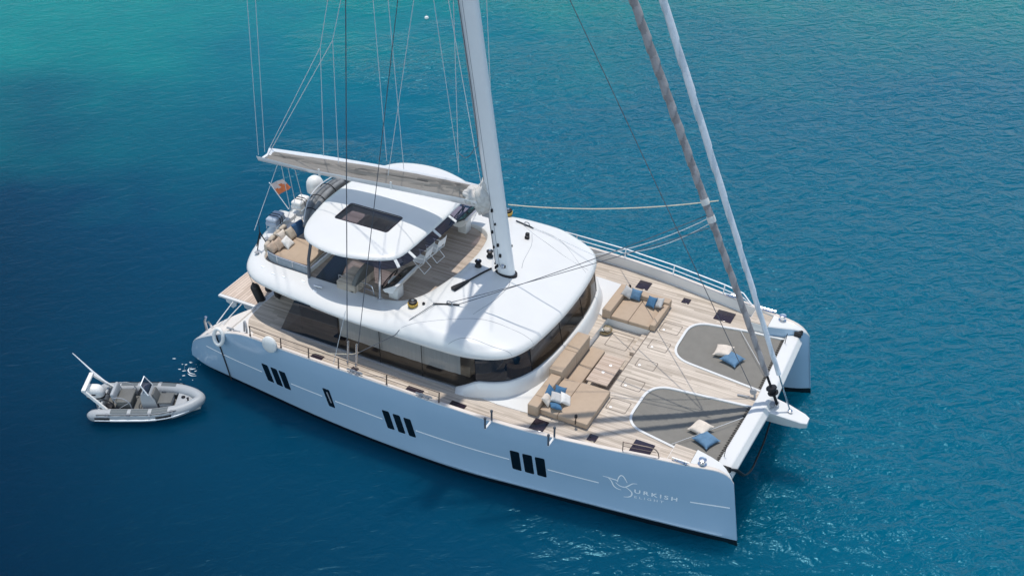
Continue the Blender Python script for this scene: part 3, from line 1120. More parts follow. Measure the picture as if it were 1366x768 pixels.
# the short bow rail to starboard
mb = MB()
g = lambda x, h: (x, -(gun(x) - 0.09), 2.4 + h)
mb.tube([g(17.2, 0), g(17.2, 0.36)], 0.016, 8)
mb.tube(spline([g(17.2, 0.34), g(17.7, 0.34), g(18.1, 0.32), g(18.25, 0.2), g(18.3, 0)], 5), 0.016, 8)
mb.tube([g(17.2, 0.18), g(18.2, 0.18)], 0.01, 6)
part('bow_rail', mb, M_BRONZE)
# fold-out gangway brackets on the starboard edge
for x in (13.02, 15.1):
    mb = MB()
    y = -gun(x)
    mb.box((x - 0.035, y - 0.42, 2.385), (x + 0.035, y + 0.05, 2.43), 0.01)
    br = part('boarding_bracket', mb, M_WHITE, smooth=0)
    for yy, h in ((y + 0.03, 0.42), (y - 0.40, 0.46)):
        mb = MB()
        mb.tube([(x, yy, 2.42), (x, yy, 2.42 + h * 0.8)], 0.032, 10)
        mb.lathe([(0.045, 0), (0.045, 0.05), (0.03, 0.08)], 10, (x, yy, 2.42 + h * 0.8))
        part('bracket_post', mb, M_WIRE_DARK, br)

# stern: cream boarding deck between teak and hull ends, swim platform on its arms
for s in (-1, 1):
    mb = MB()
    P = [(1.35, s * 3.85), (1.30, s * 4.35), (1.55, s * 4.72), (2.3, s * 5.02), (3.4, s * 5.12), (3.2, s * 4.64), (2.8, s * 4.44), (2.55, s * 4.07), (2.46, s * 3.62), (2.42, s * 3.15)]
    mb = MB()
    N = len(P)
    zz = [1.42, 1.42, 1.6, 1.99, 2.0, 1.996, 1.996, 1.99, 1.99, 1.98]
    top = [Vector((p[0], p[1], z + 0.012)) for p, z in zip(P, zz)]
    c = Vector((2.05, s * 4.3, 1.86))
    mb.add(top + [c], [(i, (i + 1) % N, N) for i in range(N)])
    mb.add(top + [v - Vector((0, 0, 0.25)) for v in top], [(i, (i + 1) % N, N + (i + 1) % N, N + i) for i in range(N)])
    part('stern_deck', mb, M_CREAM, smooth=50)
mb = MB()
mb.box((-0.12, -2.62, 1.22), (1.72, 2.62, 1.31), 0.025)
pf = part('swim_platform', mb, M_WHITE)
mb = MB()
mb.box((-0.08, -2.5, 1.305), (1.66, 2.5, 1.325), 0.006)
part('platform_deck', mb, M_TEAK_Y, pf, smooth=0)
for y in (-2.5, -0.9, 0.9, 2.5):
    for x0 in (0.15, 1.0):
        mb = MB()
        P = [(x0, 1.22), (x0 + 0.55, 1.22), (x0 + 0.5, 1.0), (x0 + 0.32, 0.85), (x0 + 0.22, 0.9), (x0 + 0.2, 1.0), (x0 + 0.05, 1.05)]
        vs = [Vector((x, y - 0.05, z)) for x, z in P] + [Vector((x, y + 0.05, z)) for x, z in P]
        k = len(P)
        mb.add(vs, [tuple(range(k)), tuple(range(2 * k - 1, k - 1, -1))] + [(i, (i + 1) % k, k + (i + 1) % k, k + i) for i in range(k)])
        part('platform_arm', mb, M_WHITE, pf, smooth=0)
mb = MB()
for a, b in (((1.32, -4.4, 1.62), (0.62, -2.65, 1.25)), ((1.62, -4.4, 1.7), (1.0, -2.65, 1.25))):
    mb.tube([a, b], 0.022, 6)
part('platform_stay', mb, M_WIRE_PALE)
mb = MB()
mb.tube([(1.0, -4.62, 1.35), (0.95, -4.6, 1.75), (1.05, -4.6, 1.95)], 0.05, 8)
mb.tube([(1.25, -4.55, 1.5), (1.1, -4.6, 1.75)], 0.045, 8)
part('stern_light_post', mb, M_STEEL)
mb = MB()
for q in ((2.45, -4.95), (2.75, -4.98)):
    mb.tube([(q[0] - 0.14, q[1], 2.14), (q[0] + 0.14, q[1], 2.16)], 0.035, 8)
    mb.tube([(q[0], q[1], 2.0), (q[0], q[1], 2.15)], 0.04, 8)
mb.tube(spline([(2.9, -4.75, 2.05), (2.95, -4.75, 2.45), (3.05, -4.8, 2.5), (3.15, -4.9, 2.3), (3.15, -4.95, 2.05)], 5), 0.035, 8)
part('mooring_cleat', mb, M_GREYPLATE)

# ------------------------------------------------------------------ saloon
LIP = [(0.95, 0), (1.05, .8), (1.3, 1.7), (1.58, 2.5), (1.98, 3.15), (2.65, 3.6), (3.65, 3.8), (5, 3.95), (6.6, 4.08), (8.4, 4.1), (9.8, 4.1), (11.0, 4.05), (11.65, 3.93), (12.3, 3.66), (12.75, 3.25), (13.05, 2.5), (13.21, 1.3), (13.26, 0)]
lipc = spline([(x, y, 0) for x, y in LIP[1:-1]] and ([(x, -y, 0) for x, y in LIP] + [(x, y, 0) for x, y in reversed(LIP[1:-1])]), 8, closed=True)
WELL = [(1.95, 0), (2.0, 1.2), (2.15, 2.2), (2.6, 2.72), (4.0, 2.8), (6.0, 2.82), (7.6, 2.8), (8.3, 2.66), (8.85, 2.2), (9.2, 1.5), (9.36, 0.7), (9.38, 0)]
wellc = spline([(x, -y, 0) for x, y in WELL] + [(x, y, 0) for x, y in reversed(WELL[1:-1])], 8, closed=True)
CEN = Vector((6.4, 0, 0))


def radial(curve, a):
    d = Vector((math.cos(a), math.sin(a), 0))
    n = Vector((-d.y, d.x, 0))
    best = None
    for i in range(len(curve)):
        p, q = curve[i] - CEN, curve[(i + 1) % len(curve)] - CEN
        sp_, sq = p.dot(n), q.dot(n)
        if sp_ == sq or sp_ * sq > 0:
            continue
        t = sp_ / (sp_ - sq)
        v = p.lerp(q, t).dot(d)
        if v > 0 and (best is None or v > best):
            best = v
    return CEN + d * best


# angles spaced evenly along the lip's length
ANG = []
tot = [0]
for i in range(len(lipc)):
    tot.append(tot[-1] + (lipc[(i + 1) % len(lipc)] - lipc[i]).length)
NA = 220
for k in range(NA):
    t = tot[-1] * k / NA
    i = max(j for j in range(len(lipc)) if tot[j] <= t)
    p = lipc[i].lerp(lipc[(i + 1) % len(lipc)], (t - tot[i]) / max(1e-9, tot[i + 1] - tot[i])) - CEN
    ANG.append(math.atan2(p.y, p.x))
LIPP = [radial(lipc, a) for a in ANG]
WELP = [radial(wellc, a) for a in ANG]
FLY = 3.65


def roof_z(d, x):
    k = min(1, max(0, (x - 7.3) / 2.6))
    sh = 0.31 + 0.21 * k * k * (3 - 2 * k)
    if d < 0.65:
        zs = 3.42 + sh * math.sqrt(max(0, 1 - (1 - d / 0.65) ** 2))
    else:
        zs = 3.42 + sh + (d - 0.65) * 0.10 * min(1, max(0, (x - 7.8) / 2.0)) - (0.015 if x < 7.5 else 0) * (d - 0.65)
    kf = min(1, max(0, (x - 10.9) / 1.5))
    kf = kf * kf * (3 - 2 * kf)
    zf = 3.42 + 0.17 * math.sqrt(max(0, 1 - (1 - min(1, d / 0.16)) ** 2)) + 0.52 * (min(d, 2.7) / 2.7) ** 0.8
    return zs * (1 - kf) + zf * kf


mb = MB()
rings = []
und = []
for P_, W_ in zip(LIPP, WELP):
    u = (W_ - P_).normalized()
    und.append((P_, W_, u, (W_ - P_).length))
rings.append([P + u * 0.9 + Vector((0, 0, 3.50)) for P, W, u, l in und])
rings.append([P + u * 0.10 + Vector((0, 0, 3.385)) for P, W, u, l in und])
rings.append([P + u * 0.02 + Vector((0, 0, 3.39)) for P, W, u, l in und])
for d in (0.0, 0.008, 0.025, 0.06, 0.1, 0.15, 0.22, 0.32, 0.44, 0.56, 0.7):
    rings.append([(P + u * min(d, l * 0.75)) + Vector((0, 0, roof_z(min(d, l * 0.75), (P + u * min(d, l * 0.75)).x))) for P, W, u, l in und])
for k in range(1, 9):
    rg = []
    for P, W, u, l in und:
        a = min(0.7, l * 0.75)
        d = a + (l - a) * k / 8
        q = P + u * d
        q.z = roof_z(max(d, 0.7), q.x)
        rg.append(q)
    rings.append(rg)
rings.append([p + Vector((0, 0, -0.02)) + u * 0.02 for p, (P, W, u, l) in zip(rings[-1], und)])
rings.append([Vector((p.x + u.x * 0.04, p.y + u.y * 0.04, FLY - 0.02)) for p, (P, W, u, l) in zip(rings[-2], und)])
mb.loft(rings)
ROOF = part('coachroof', mb, M_WHITE, smooth=50)


def roof_at(x, y):
    """Height of the coachroof above a point."""
    p = Vector((x, y, 0)) - CEN
    a = math.atan2(p.y, p.x)
    L_ = (radial(lipc, a) - CEN).length
    return roof_z(L_ - p.length, x)


# moulded seam lines on the coachroof
for pts in ([(8.95, -3.95), (10.2, -3.2), (11.4, -2.6), (12.4, -2.4), (13.05, -2.45)], [(10.75, -3.98), (11.3, -3.6), (12.0, -3.45), (12.7, -3.3)],
            [(9.6, 3.4), (10.6, 2.7), (11.8, 2.25), (12.95, 2.1)], [(10.6, 3.2), (11.6, 2.9), (12.95, 1.9)],
            [(10.4, 2.75), (10.75, 2.0), (10.95, 1.0), (11.1, 0.55)], [(10.9, -2.6), (11.15, -1.6), (11.2, -0.7), (11.1, -0.35)]):
    mb = MB()
    P = [Vector((q.x, q.y, roof_at(q.x, q.y) - 0.002)) for q in spline([(x, y, 0) for x, y in pts], 10)]
    mb.tube(P, 0.009, 4)
    part('moulded_seam', mb, M_GREYPLATE, ROOF)

# flybridge sole
mb = sheet([(p.x + u.x * 0.03, p.y + u.y * 0.03) for p, (P, W, u, l) in zip(WELP, und)], [], FLY)
part('flybridge_deck', mb, M_TEAK_FLY, smooth=0)

# saloon glazing
GL = [(3.95, 4.03), (6.4, 4.05), (8.1, 4.06), (9.75, 4.05), (11.1, 4.0), (11.7, 3.9), (12.3, 3.66), (12.75, 3.28), (13.1, 2.6), (13.3, 1.7), (13.38, 0.85), (13.40, 0)]


def glass_line(i0, i1, s):
    return spline([(x, s * y, 0) for x, y in GL], 6)[i0 * 6:i1 * 6 + 1]


def pane(name, pts, zb, mt, top_in=0.16):
    mb = MB()
    rb, rt, ri, rj = [], [], [], []
    for p in pts:
        q = p - CEN
        a = math.atan2(q.y, q.x)
        t = radial(lipc, a)
        t = t - (t - CEN).normalized() * top_in
        # keep panes upright along the sides
        t2 = Vector((p.x * 0.35 + t.x * 0.65, p.y * 0.35 + t.y * 0.65, 3.45))
        rb.append(Vector((p.x, p.y, zb)))
        rt.append(t2)
        n = (CEN - p).normalized() * 0.012
        ri.append(Vector((p.x, p.y, zb)) + n)
        rj.append(t2 + n)
    vs = rb + rt + ri + rj
    k = len(pts)
    fs = [(i, i + 1, k + i + 1, k + i) for i in range(k - 1)]
    mb.add(vs, fs)
    return part(name, mb, mt, smooth=60)


for s in (-1, 1):
    for a, b, zb, mt in ((0, 1, 2.06, M_GLASS_DARK), (1, 2, 2.06, M_GLASS), (2, 3, 2.06, M_GLASS), (3, 4, 2.06, M_GLASS), (4, 5, 2.06, M_GLASS), (5, 8, 2.45, M_GLASS_DARK), (8, 10, 2.45, M_GLASS), (10, 11, 2.45, M_GLASS)):
        pts = glass_line(a, b, s)
        if a == 0:
            # the slanted aft end of the glazing
            mb = MB()
            top = [Vector((min(p.x, 6.4) * 0.72 + 6.4 * 0.28 if p.x < 6.4 else p.x, p.y * 0.985, 3.45)) for p in pts]
            mb.add([Vector((p.x, p.y, zb)) for p in pts] + top, [(i, i + 1, len(pts) + i + 1, len(pts) + i) for i in range(len(pts) - 1)])
            part('saloon_window', mb, mt, smooth=60)
        else:
            pane('saloon_window', pts, zb, mt)
    for i, zb in ((1, 2.06), (2, 2.06), (3, 2.06), (5, 2.3), (8, 2.45), (10, 2.45)):
        p = glass_line(i, i + 1, s)[0]
        q = p - CEN
        t = radial(lipc, math.atan2(q.y, q.x))
        t = t - (t - CEN).normalized() * 0.16
        mb = MB()
        mb.tube([(p.x, p.y, zb), (p.x * 0.35 + t.x * 0.65, p.y * 0.35 + t.y * 0.65, 3.45)], 0.014, 6)
        part('window_mullion', mb, M_BLACK)
# white coaming under the front windows
pts = [Vector((x, -y, 0)) for x, y in GL[4:]]
full = spline([(11.0, -4.03, 0), (11.35, -4.0, 0)] + [(x, -y, 0) for x, y in GL[5:]] + [(x, y, 0) for x, y in reversed(GL[5:-1])] + [(11.35, 4.0, 0), (11.0, 4.03, 0)], 6)
rings = []
for i, p in enumerate(full):
    u = (p - Vector((10.6, 0, 0))).normalized() if p.x > 11.6 else Vector((0.35, math.copysign(0.94, p.y), 0)).normalized()
    t = min(1, max(0, (p.x - 11.0) / 0.75))
    zt = 2.06 + 0.44 * t
    rings.append([p + u * o + Vector((0, 0, z)) for o, z in ((-0.05, 1.95), (-0.05, zt - 0.02), (-0.03, zt), (0.06, zt), (0.10, zt - 0.03), (0.17, (zt + 2.02) / 2), (0.26, 2.02), (0.27, 1.73))])
mb = MB()
mb.loft(rings, closed=False)
part('window_coaming', mb, M_WHITE, smooth=35)
# dark sill along the sides
for s in (-1, 1):
    mb = MB()
    mb.loft([[Vector((p.x, p.y + s * o, z)) for o, z in ((0.05, 2.0), (0.05, 2.06), (-0.06, 2.07), (-0.06, 2.0))] for p in glass_line(0, 4, s)], cap0=True, cap1=True)
    part('window_sill', mb, M_GREYPLATE, smooth=0)
# interior: sole, settees, blinds, worktop, aft bulkhead
mb = sheet([(4.1, -3.95), (11.2, -3.93), (12.4, -3.5), (13.0, -2.5), (13.25, 0), (13.0, 2.5), (12.4, 3.5), (11.2, 3.93), (4.1, 3.95)], [], 2.05)
INN = part('saloon_sole', mb, M_FLOOR_IN, smooth=0)
for x0, x1, y0, y1, z1, mt in ((12.15, 12.75, -2.6, 2.6, 2.52, M_GREYPLATE), (12.2, 12.6, -1.6, -0.9, 2.56, M_BLIND), (6.6, 9.5, -3.3, -2.4, 2.5, M_TAN), (9.9, 11.2, -3.4, -2.5, 2.5, M_TAN), (11.0, 12.5, -2.2, 0.6, 2.75, M_GREYPLATE), (11.4, 12.3, 1.0, 2.4, 2.8, M_BLIND), (6.5, 9.0, 1.8, 3.3, 2.5, M_TAN), (7.2, 8.8, -1.9, -1.0, 2.78, M_TABLE)):
    mb = MB()
    mb.box((x0, y0, 2.06), (x1, y1, z1), 0.04)
    part('settee' if mt == M_TAN else 'saloon_counter', mb, mt)
for s in (-1, 1):
    for a, b in ((1, 2), (2, 3), (3, 4)):
        P = glass_line(a, b, s)
        mb = MB()
        vs = []
        for i, p in enumerate(P):
            for z in (3.4, 2.5):
                vs.append(Vector((p.x, p.y - s * (0.14 + 0.015 * (i % 2)), z)))
        mb.add(vs, [(2 * i, 2 * i + 1, 2 * i + 3, 2 * i + 2) for i in range(len(P) - 1)])
        part('window_blind', mb, M_BLIND, smooth=0)
mb = MB()
mb.box((4.6, -3.7, 2.02), (4.66, 3.7, 3.42))
part('aft_bulkhead', mb, M_HATCH, smooth=0)
mb = MB()
mb.box((4.7, -3.2, 3.40), (12.2, 3.2, 3.44))
part('saloon_headlining', mb, M_WHITE, smooth=0)

# ------------------------------------------------------------------ hardtop over the flybridge
HTOP = [(3.78, 0), (3.84, 1.0), (4.1, 2.2), (4.6, 2.95), (5.4, 3.28), (6.3, 3.32), (7.2, 3.10), (7.8, 2.82), (8.06, 2.5), (8.15, 1.9), (8.18, 0.9), (8.19, 0)]
hc = spline([(x, -y, 0) for x, y in HTOP] + [(x, y, 0) for x, y in reversed(HTOP[1:-1])], 7, closed=True)
HC = Vector((6.0, 0, 0))
SK = (4.93, 7.07, 0.60, 1.66)     # skylight opening


def ht_ring(k, z):
    return [Vector((HC.x + (p.x - HC.x) * k, p.y * k, z)) for p in hc]


def ht_k(x, y):
    """0 at the middle of the hardtop, 1 on its outline."""
    d = Vector((x - HC.x, y, 0))
    if d.length < 1e-6:
        return 0.0
    n = Vector((-d.y, d.x, 0)).normalized()
    dn = d.normalized()
    for i in range(len(hc)):
        p, q = hc[i] - HC, hc[(i + 1) % len(hc)] - HC
        a_, b_ = p.dot(n), q.dot(n)
        if a_ * b_ <= 0 and a_ != b_:
            v = p.lerp(q, a_ / (a_ - b_)).dot(dn)
            if v > 0:
                return d.length / v
    return 1.0


def crown(x, y):
    k = ht_k(x, y)
    return 5.41 + 0.23 * math.sqrt(max(0, 1 - min(1, k / 0.995) ** 2.4))


def rrect(x0, x1, y0, y1, r=0.1):
    cs = [(x0, y0), (x1, y0), (x1, y1), (x0, y1)]
    P = []
    for i in range(4):
        P += corner(cs[i - 1], cs[i], cs[(i + 1) % 4], r, 4)
    return P


holes = [rrect(SK[0], SK[1], -SK[3], -SK[2])]
hl = holes[0]
mb = MB()
mb.loft([ht_ring(0.80, 5.33), ht_ring(0.985, 5.335), ht_ring(1.0, 5.365), ht_ring(0.995, 5.41)])
from mathutils.geometry import delaunay_2d_cdt
pts = []
for k in (0.995, 0.985, 0.965, 0.94, 0.90, 0.84, 0.76, 0.66, 0.54, 0.40, 0.25, 0.1):
    pts += [Vector((HC.x + (p.x - HC.x) * k, p.y * k)) for p in (hc if k > 0.5 else hc[::3])]


def in_hole(x, y, m):
    return SK[0] - m < x < SK[1] + m and -SK[3] - m < y < -SK[2] + m


pts = [p for p in pts if not in_hole(p.x, p.y, 0.04)]
i0 = len(pts)
pts += [Vector((x, y)) for x, y in hl]
edges = [(i0 + i, i0 + (i + 1) % len(hl)) for i in range(len(hl))]
vv, _, ff, _, _, _ = delaunay_2d_cdt(pts, edges, [], 0, 1e-6)
keep = []
for f in ff:
    c = sum((vv[i] for i in f), Vector((0, 0))) / len(f)
    if not in_hole(c.x, c.y, -0.012):
        keep.append(tuple(f))
mb.add([Vector((p.x, p.y, crown(p.x, p.y))) for p in vv], keep)
un = sheet([(HC.x + (p.x - HC.x) * 0.80, p.y * 0.80) for p in hc], holes, 5.33)
mb.add(un.v, un.f)
N = len(hl)
mb.add([Vector((x, y, crown(x, y))) for x, y in hl] + [Vector((x, y, 5.33)) for x, y in hl], [(i, (i + 1) % N, N + (i + 1) % N, N + i) for i in range(N)])
HTO = part('hardtop', mb, M_WHITE, smooth=40)
for hl in holes:
    mb = sheet([((x - 6.0) * 0.996 + 6.0, y) for x, y in hl], [], 5.595)
    part('skylight', mb, M_SKYLIGHT, HTO, smooth=0)
    P = [Vector((x, y, crown(x, y) + 0.004)) for x, y in hl]
    mb = MB()
    mb.tube(P, 0.022, 4, closed=True)
    part('skylight_frame', mb, M_HATCH, HTO)
# smoked visor along the front edge with white ribs
VT, VB = [], []
arc = spline([(6.85, -3.17), (7.35, -3.02), (7.75, -2.85), (8.02, -2.55), (8.14, -2.0), (8.17, -1.0), (8.19, 0), (8.17, 1.0), (8.14, 2.0), (8.02, 2.55), (7.75, 2.85), (7.35, 3.02), (6.85, 3.17)] and
             [(x, y, 0) for x, y in [(6.85, -3.17), (7.35, -3.02), (7.75, -2.85), (8.02, -2.55), (8.14, -2.0), (8.17, -1.0), (8.19, 0), (8.17, 1.0), (8.14, 2.0), (8.02, 2.55), (7.75, 2.85), (7.35, 3.02), (6.85, 3.17)]], 8)
for i, p in enumerate(arc):
    t = i / (len(arc) - 1)
    k = min(1, 7 * t, 7 * (1 - t)) ** 0.7
    d = arc[min(i + 1, len(arc) - 1)] - arc[max(i - 1, 0)]
    nn = Vector((d.y, -d.x, 0)).normalized()
    VT.append(p + Vector((0, 0, 5.37)) - nn * 0.05)
    VB.append(p + nn * (0.24 + 0.08 * t) * k + Vector((0, 0, 5.36 - (0.17 + 0.02 * t) * k)))
mb = MB()
mb.loft([VT, VB], closed=False)
VIS = part('visor', mb, M_VISOR, HTO, smooth=60)
for i in range(4, len(arc) - 4):
    y = arc[i].y
    for yr in (-2.62, -2.0, -0.45, 0.62, 1.9, 2.6):
        if (arc[i].y - yr) * (arc[i + 1].y - yr) <= 0:
            t = (yr - arc[i].y) / (arc[i + 1].y - arc[i].y)
            a, b = VT[i].lerp(VT[i + 1], t), VB[i].lerp(VB[i + 1], t)
            w = (VB[i + 1] - VB[i]).normalized() * 0.055
            up = Vector((0, 0, 0.02))
            mb = MB()
            mb.loft([[q - w - up, q + w - up, q + w + up, q - w + up] for q in (a, b)], cap0=True, cap1=True)
            part('visor_rib', mb, M_WHITE, HTO, smooth=0)
# posts
for s in (-1, 1):
    mb = MB()
    mb.tube([(4.52, s * 2.9, 3.6), (4.60, s * 2.9, 4.5), (4.78, s * 2.85, 5.36)], 0.055, 10)
    part('hardtop_post', mb, M_WIRE_DARK, HTO)
    mb = MB()
    mb.tube([(7.42, s * 2.86, 3.6), (7.55, s * 2.86, 5.36)], 0.05, 10)
    mb.lathe([(0.09, 0), (0.09, 0.03), (0.06, 0.05)], 12, (7.42, s * 2.86, 3.72))
    part('hardtop_post', mb, M_STEEL, HTO)
    mb = MB()
    mb.tube([(4.0, s * 1.5, 3.6), (4.05, s * 1.5, 5.36)], 0.05, 10)
    part('hardtop_post', mb, M_STEEL, HTO)

# ------------------------------------------------------------------ flybridge fittings
for s in (-1, 1):
    mb = MB()
    mb.box((7.60, s * 2.39 - 0.2, FLY), (7.97, s * 2.39 + 0.2, FLY + 0.70), 0.03)
    HELM = part('helm_console', mb, M_WHITE)
    c = s * 2.36
    mb = MB()
    sec = [(7.72, 4.34), (8.22, 4.64), (8.30, 4.62), (8.10, 4.28), (7.80, 4.25)]
    mb.loft([[Vector((x, c + y, z)) for x, z in sec] for y in (-0.72, 0.72)], cap0=True, cap1=True)
    part('dashboard_shell', mb, M_WHITE, HELM, smooth=0)
    mb = MB()
    nn = Vector((-0.30, 0, 0.50)).normalized()
    q = [Vector((7.74, c - 0.70, 4.352)), Vector((7.74, c + 0.70, 4.352)), Vector((8.20, c + 0.70, 4.628)), Vector((8.20, c - 0.70, 4.628))]
    mb.add([p + nn * 0.004 for p in q] + [p + nn * 0.02 for p in q], [(4, 5, 6, 7), (0, 1, 5, 4), (1, 2, 6, 5), (2, 3, 7, 6), (3, 0, 4, 7)])
    part('instrument_panel', mb, M_BLACK, HELM, smooth=0)
    for yy in (-0.4, -0.05, 0.35):
        mb = MB()
        u = Vector((0.50, 0, 0.30)).normalized()
        ct = Vector((7.97, c + yy, 4.490)) + nn * 0.022
        mb.add([ct + u * a + Vector((0, b, 0)) for a, b in ((-0.1, -0.11), (-0.1, 0.11), (0.1, 0.11), (0.1, -0.11))], [(0, 1, 2, 3)])
        part('display_screen', mb, M_HATCH if yy else M_GREYPLATE, HELM, smooth=0)
    mb = MB()
    wc = Vector((7.50, c, 4.22))
    ax = Vector((-0.86, 0, 0.5)).normalized()
    e1 = Vector((0, 1, 0))
    e2 = ax.cross(e1)
    mb.tube([wc + (e1 * math.cos(2 * PI * k / 28) + e2 * math.sin(2 * PI * k / 28)) * 0.44 for k in range(28)], 0.02, 6, closed=True)
    for k in range(3):
        a = 2 * PI * k / 3 + 0.5
        mb.tube([wc, wc + (e1 * math.cos(a) + e2 * math.sin(a)) * 0.44], 0.014, 6)
    mb.tube([wc, wc - ax * 0.3], 0.03, 8)
    part('steering_wheel', mb, M_BLACK, HELM)
    # helm bench: teak seat and tall rounded backrest
    mb = MB()
    mb.box((5.75, c - 0.62, FLY), (6.5, c + 0.62, 4.02), 0.03)
    HB = part('helm_bench', mb, M_TEAK)
    mb = MB()
    prof = []
    for k in range(25):
        a = PI * k / 24
        prof.append((math.cos(a) * 0.62, FLY + 0.12 + 0.78 * math.sin(a) ** 0.7))
    prof += [(-0.62, FLY + 0.02), (0.62, FLY + 0.02)]
    mb.loft([[Vector((x0 + (z - FLY) * 0.22, c + y * kk, FLY + (z - FLY) * kk)) for y, z in prof] for x0, kk in ((6.28, 0.97), (6.31, 1.0), (6.40, 1.0), (6.43, 0.97))], cap0=True, cap1=True)
    part('helm_backrest', mb, M_SEAT, HB)

# dark panel standing in for the shade inside the open stairwell
P = [(4.42, -0.95), (4.88, -0.92), (5.15, -1.5), (5.35, -2.1), (5.5, -2.72), (4.72, -2.74), (4.66, -2.2), (4.55, -1.6)]
mb = MB()
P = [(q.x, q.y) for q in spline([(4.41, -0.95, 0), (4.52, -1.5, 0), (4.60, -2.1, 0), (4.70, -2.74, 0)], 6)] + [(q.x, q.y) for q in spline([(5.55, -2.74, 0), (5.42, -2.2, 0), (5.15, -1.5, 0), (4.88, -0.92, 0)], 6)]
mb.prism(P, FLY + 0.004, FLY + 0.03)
part('stairwell_shade', mb, M_DARKNAVY, smooth=0)
mb = MB()
for k in range(3):
    mb.box((4.28 - 0.0, -2.7, FLY + 0.0), (4.36, -0.95, FLY + 0.16), 0.01)
part('pad_step', mb, M_WHITE, smooth=0)

# P-side guest table and bench under the hardtop, partly seen through the visor
mb = MB()
mb.box((5.75, -0.15, 4.32), (6.75, 1.35, 4.37), 0.015)
tb = part('flybridge_table', mb, M_TABLE)
mb = MB()
mb.tube([(6.25, 0.6, FLY), (6.25, 0.6, 4.32)], 0.06, 12)
part('table_leg', mb, M_STEEL, tb)
mb = MB()
mb.box((4.9, 1.5, FLY), (7.2, 2.6, 4.05), 0.04)
mb.box((4.75, -0.3, FLY), (5.45, 1.48, 4.05), 0.04)
mb.box((4.65, -0.3, FLY), (4.86, 2.6, 4.42), 0.05)
part('flybridge_settee', mb, M_TAN)

# rails round the aft lounge and beside the stair
rail = [(2.32, -2.2), (2.5, -2.52), (3.0, -2.66), (3.7, -2.70), (4.48, -2.72)]
P = spline([(x, y, 4.02) for x, y in rail], 6)
mb = MB()
mb.tube(P, 0.018, 6)
mb.tube([p - Vector((0, 0, 0.2)) for p in P], 0.01, 5)
for q in P[::6]:
    mb.tube([(q.x, q.y, FLY), q], 0.014, 6)
part('lounge_rail', mb, M_STEEL)
mb = MB()
mb.loft([[p + Vector((0, 0.0, -0.02)) for p in P], [p + Vector((0, -0.012, -0.20)) for p in P], [p + Vector((0, 0, -0.37)) for p in P]], closed=False)
part('rail_screen', mb, M_SCREEN, smooth=60)
mb = MB()
mb.tube(spline([(5.7, -2.74, 4.1), (6.6, -2.74, 4.1), (7.0, -2.76, 4.08), (7.1, -2.77, 3.95), (7.15, -2.78, 3.7)], 5), 0.018, 6)
mb.tube([(5.7, -2.74, 3.9), (7.08, -2.77, 3.88)], 0.01, 5)
for x in (5.7, 6.4):
    mb.tube([(x, -2.74, 3.66), (x, -2.74, 4.1)], 0.014, 6)
part('stair_rail', mb, M_STEEL)

# winches, tracks, deck organiser on the coachroof
def winch(x, y, z, r=0.11, rope=False):
    mb = MB()
    mb.lathe([(r, 0), (r * 1.05, 0.02), (r * 0.72, 0.08), (r * 0.68, 0.15), (r, 0.20), (r, 0.23), (r * 0.6, 0.25), (r * 0.3, 0.255)], 20, (x, y, z))
    w = part('winch', mb, M_BLACK)
    mb = MB()
    mb.lathe([(r * 0.35, 0.25), (r * 0.35, 0.275), (r * 0.2, 0.28)], 14, (x, y, z))
    part('winch_top', mb, M_STEEL, w)
    if rope:
        mb = MB()
        for k in range(4):
            mb.tube([(x + math.cos(a) * r * (0.95 + 0.12 * (k % 2)), y + math.sin(a) * r * (0.95 + 0.12 * (k % 2)), z + 0.06 + 0.03 * k) for a in [2 * PI * j / 16 for j in range(16)]], 0.018, 5, closed=True)
        part('rope_turns', mb, M_ROPE_Y, w)


winch(9.80, -0.22, roof_at(9.80, -0.22), 0.12)
winch(9.86, 0.52, roof_at(9.86, 0.52), 0.12)
winch(8.78, -2.92, roof_at(8.78, -2.92) - 0.02, 0.15, True)
winch(8.85, 3.85, roof_at(8.85, 3.75), 0.15, True)
for P in (((9.44, -2.70), (10.3, -2.44)), ((9.41, 3.42), (10.26, 3.15))):
    a, b = (Vector((x, y, roof_at(x, y) + 0.03)) for x, y in P)
    mb = MB()
    d = (b - a).normalized()
    n = Vector((-d.y, d.x, 0)) * 0.022
    mb.loft([[q - n, q + n, q + n + Vector((0, 0, 0.03)), q - n + Vector((0, 0, 0.03))] for q in (a, b)], cap0=True, cap1=True)
    tr = part('sheet_track', mb, M_BLACK, smooth=0)
    mb = MB()
    c = a.lerp(b, 0.62)
    mb.tube(spline([c + Vector((-0.1, 0, 0.03)), c + Vector((-0.06, 0, 0.13)), c + Vector((0.06, 0, 0.13)), c + Vector((0.12, 0, 0.03))], 4), 0.022, 6)
    part('sheet_car', mb, M_GREYPLATE, tr)
mb = MB()
mb.lathe([(0.05, 0), (0.05, 0.06), (0.03, 0.08)], 12, (9.1, -2.75, roof_at(9.1, -2.75)))
part('deck_socket', mb, M_BLACK)
mb = MB()
z = roof_at(10.4, 2.35)
mb.box((10.34, 2.24, z - 0.02), (10.50, 2.38, z + 0.12), 0.03)
mb.box((10.30, 2.37, z - 0.02), (10.44, 2.50, z + 0.16), 0.03)
part('deck_organiser', mb, M_BLACK)
# dark rope-tail bag leading from the mast foot to the starboard coaming
mb = MB()
P = spline([(9.72, -1.85, 0), (9.85, -1.5, 0), (9.98, -1.0, 0), (10.12, -0.5, 0), (10.25, -0.1, 0)], 8)
P = [Vector((p.x, p.y, roof_at(p.x, p.y) + 0.03)) for p in P]
mb.tube(P, [0.03 + 0.085 * max(0, 1 - i / 14) ** 0.6 + 0.0 for i in range(len(P))], 8)
part('rope_tail_bag', mb, M_BLACK)

# ------------------------------------------------------------------ mast, boom, rigging
RK = 0.1335
MB0 = 4.14


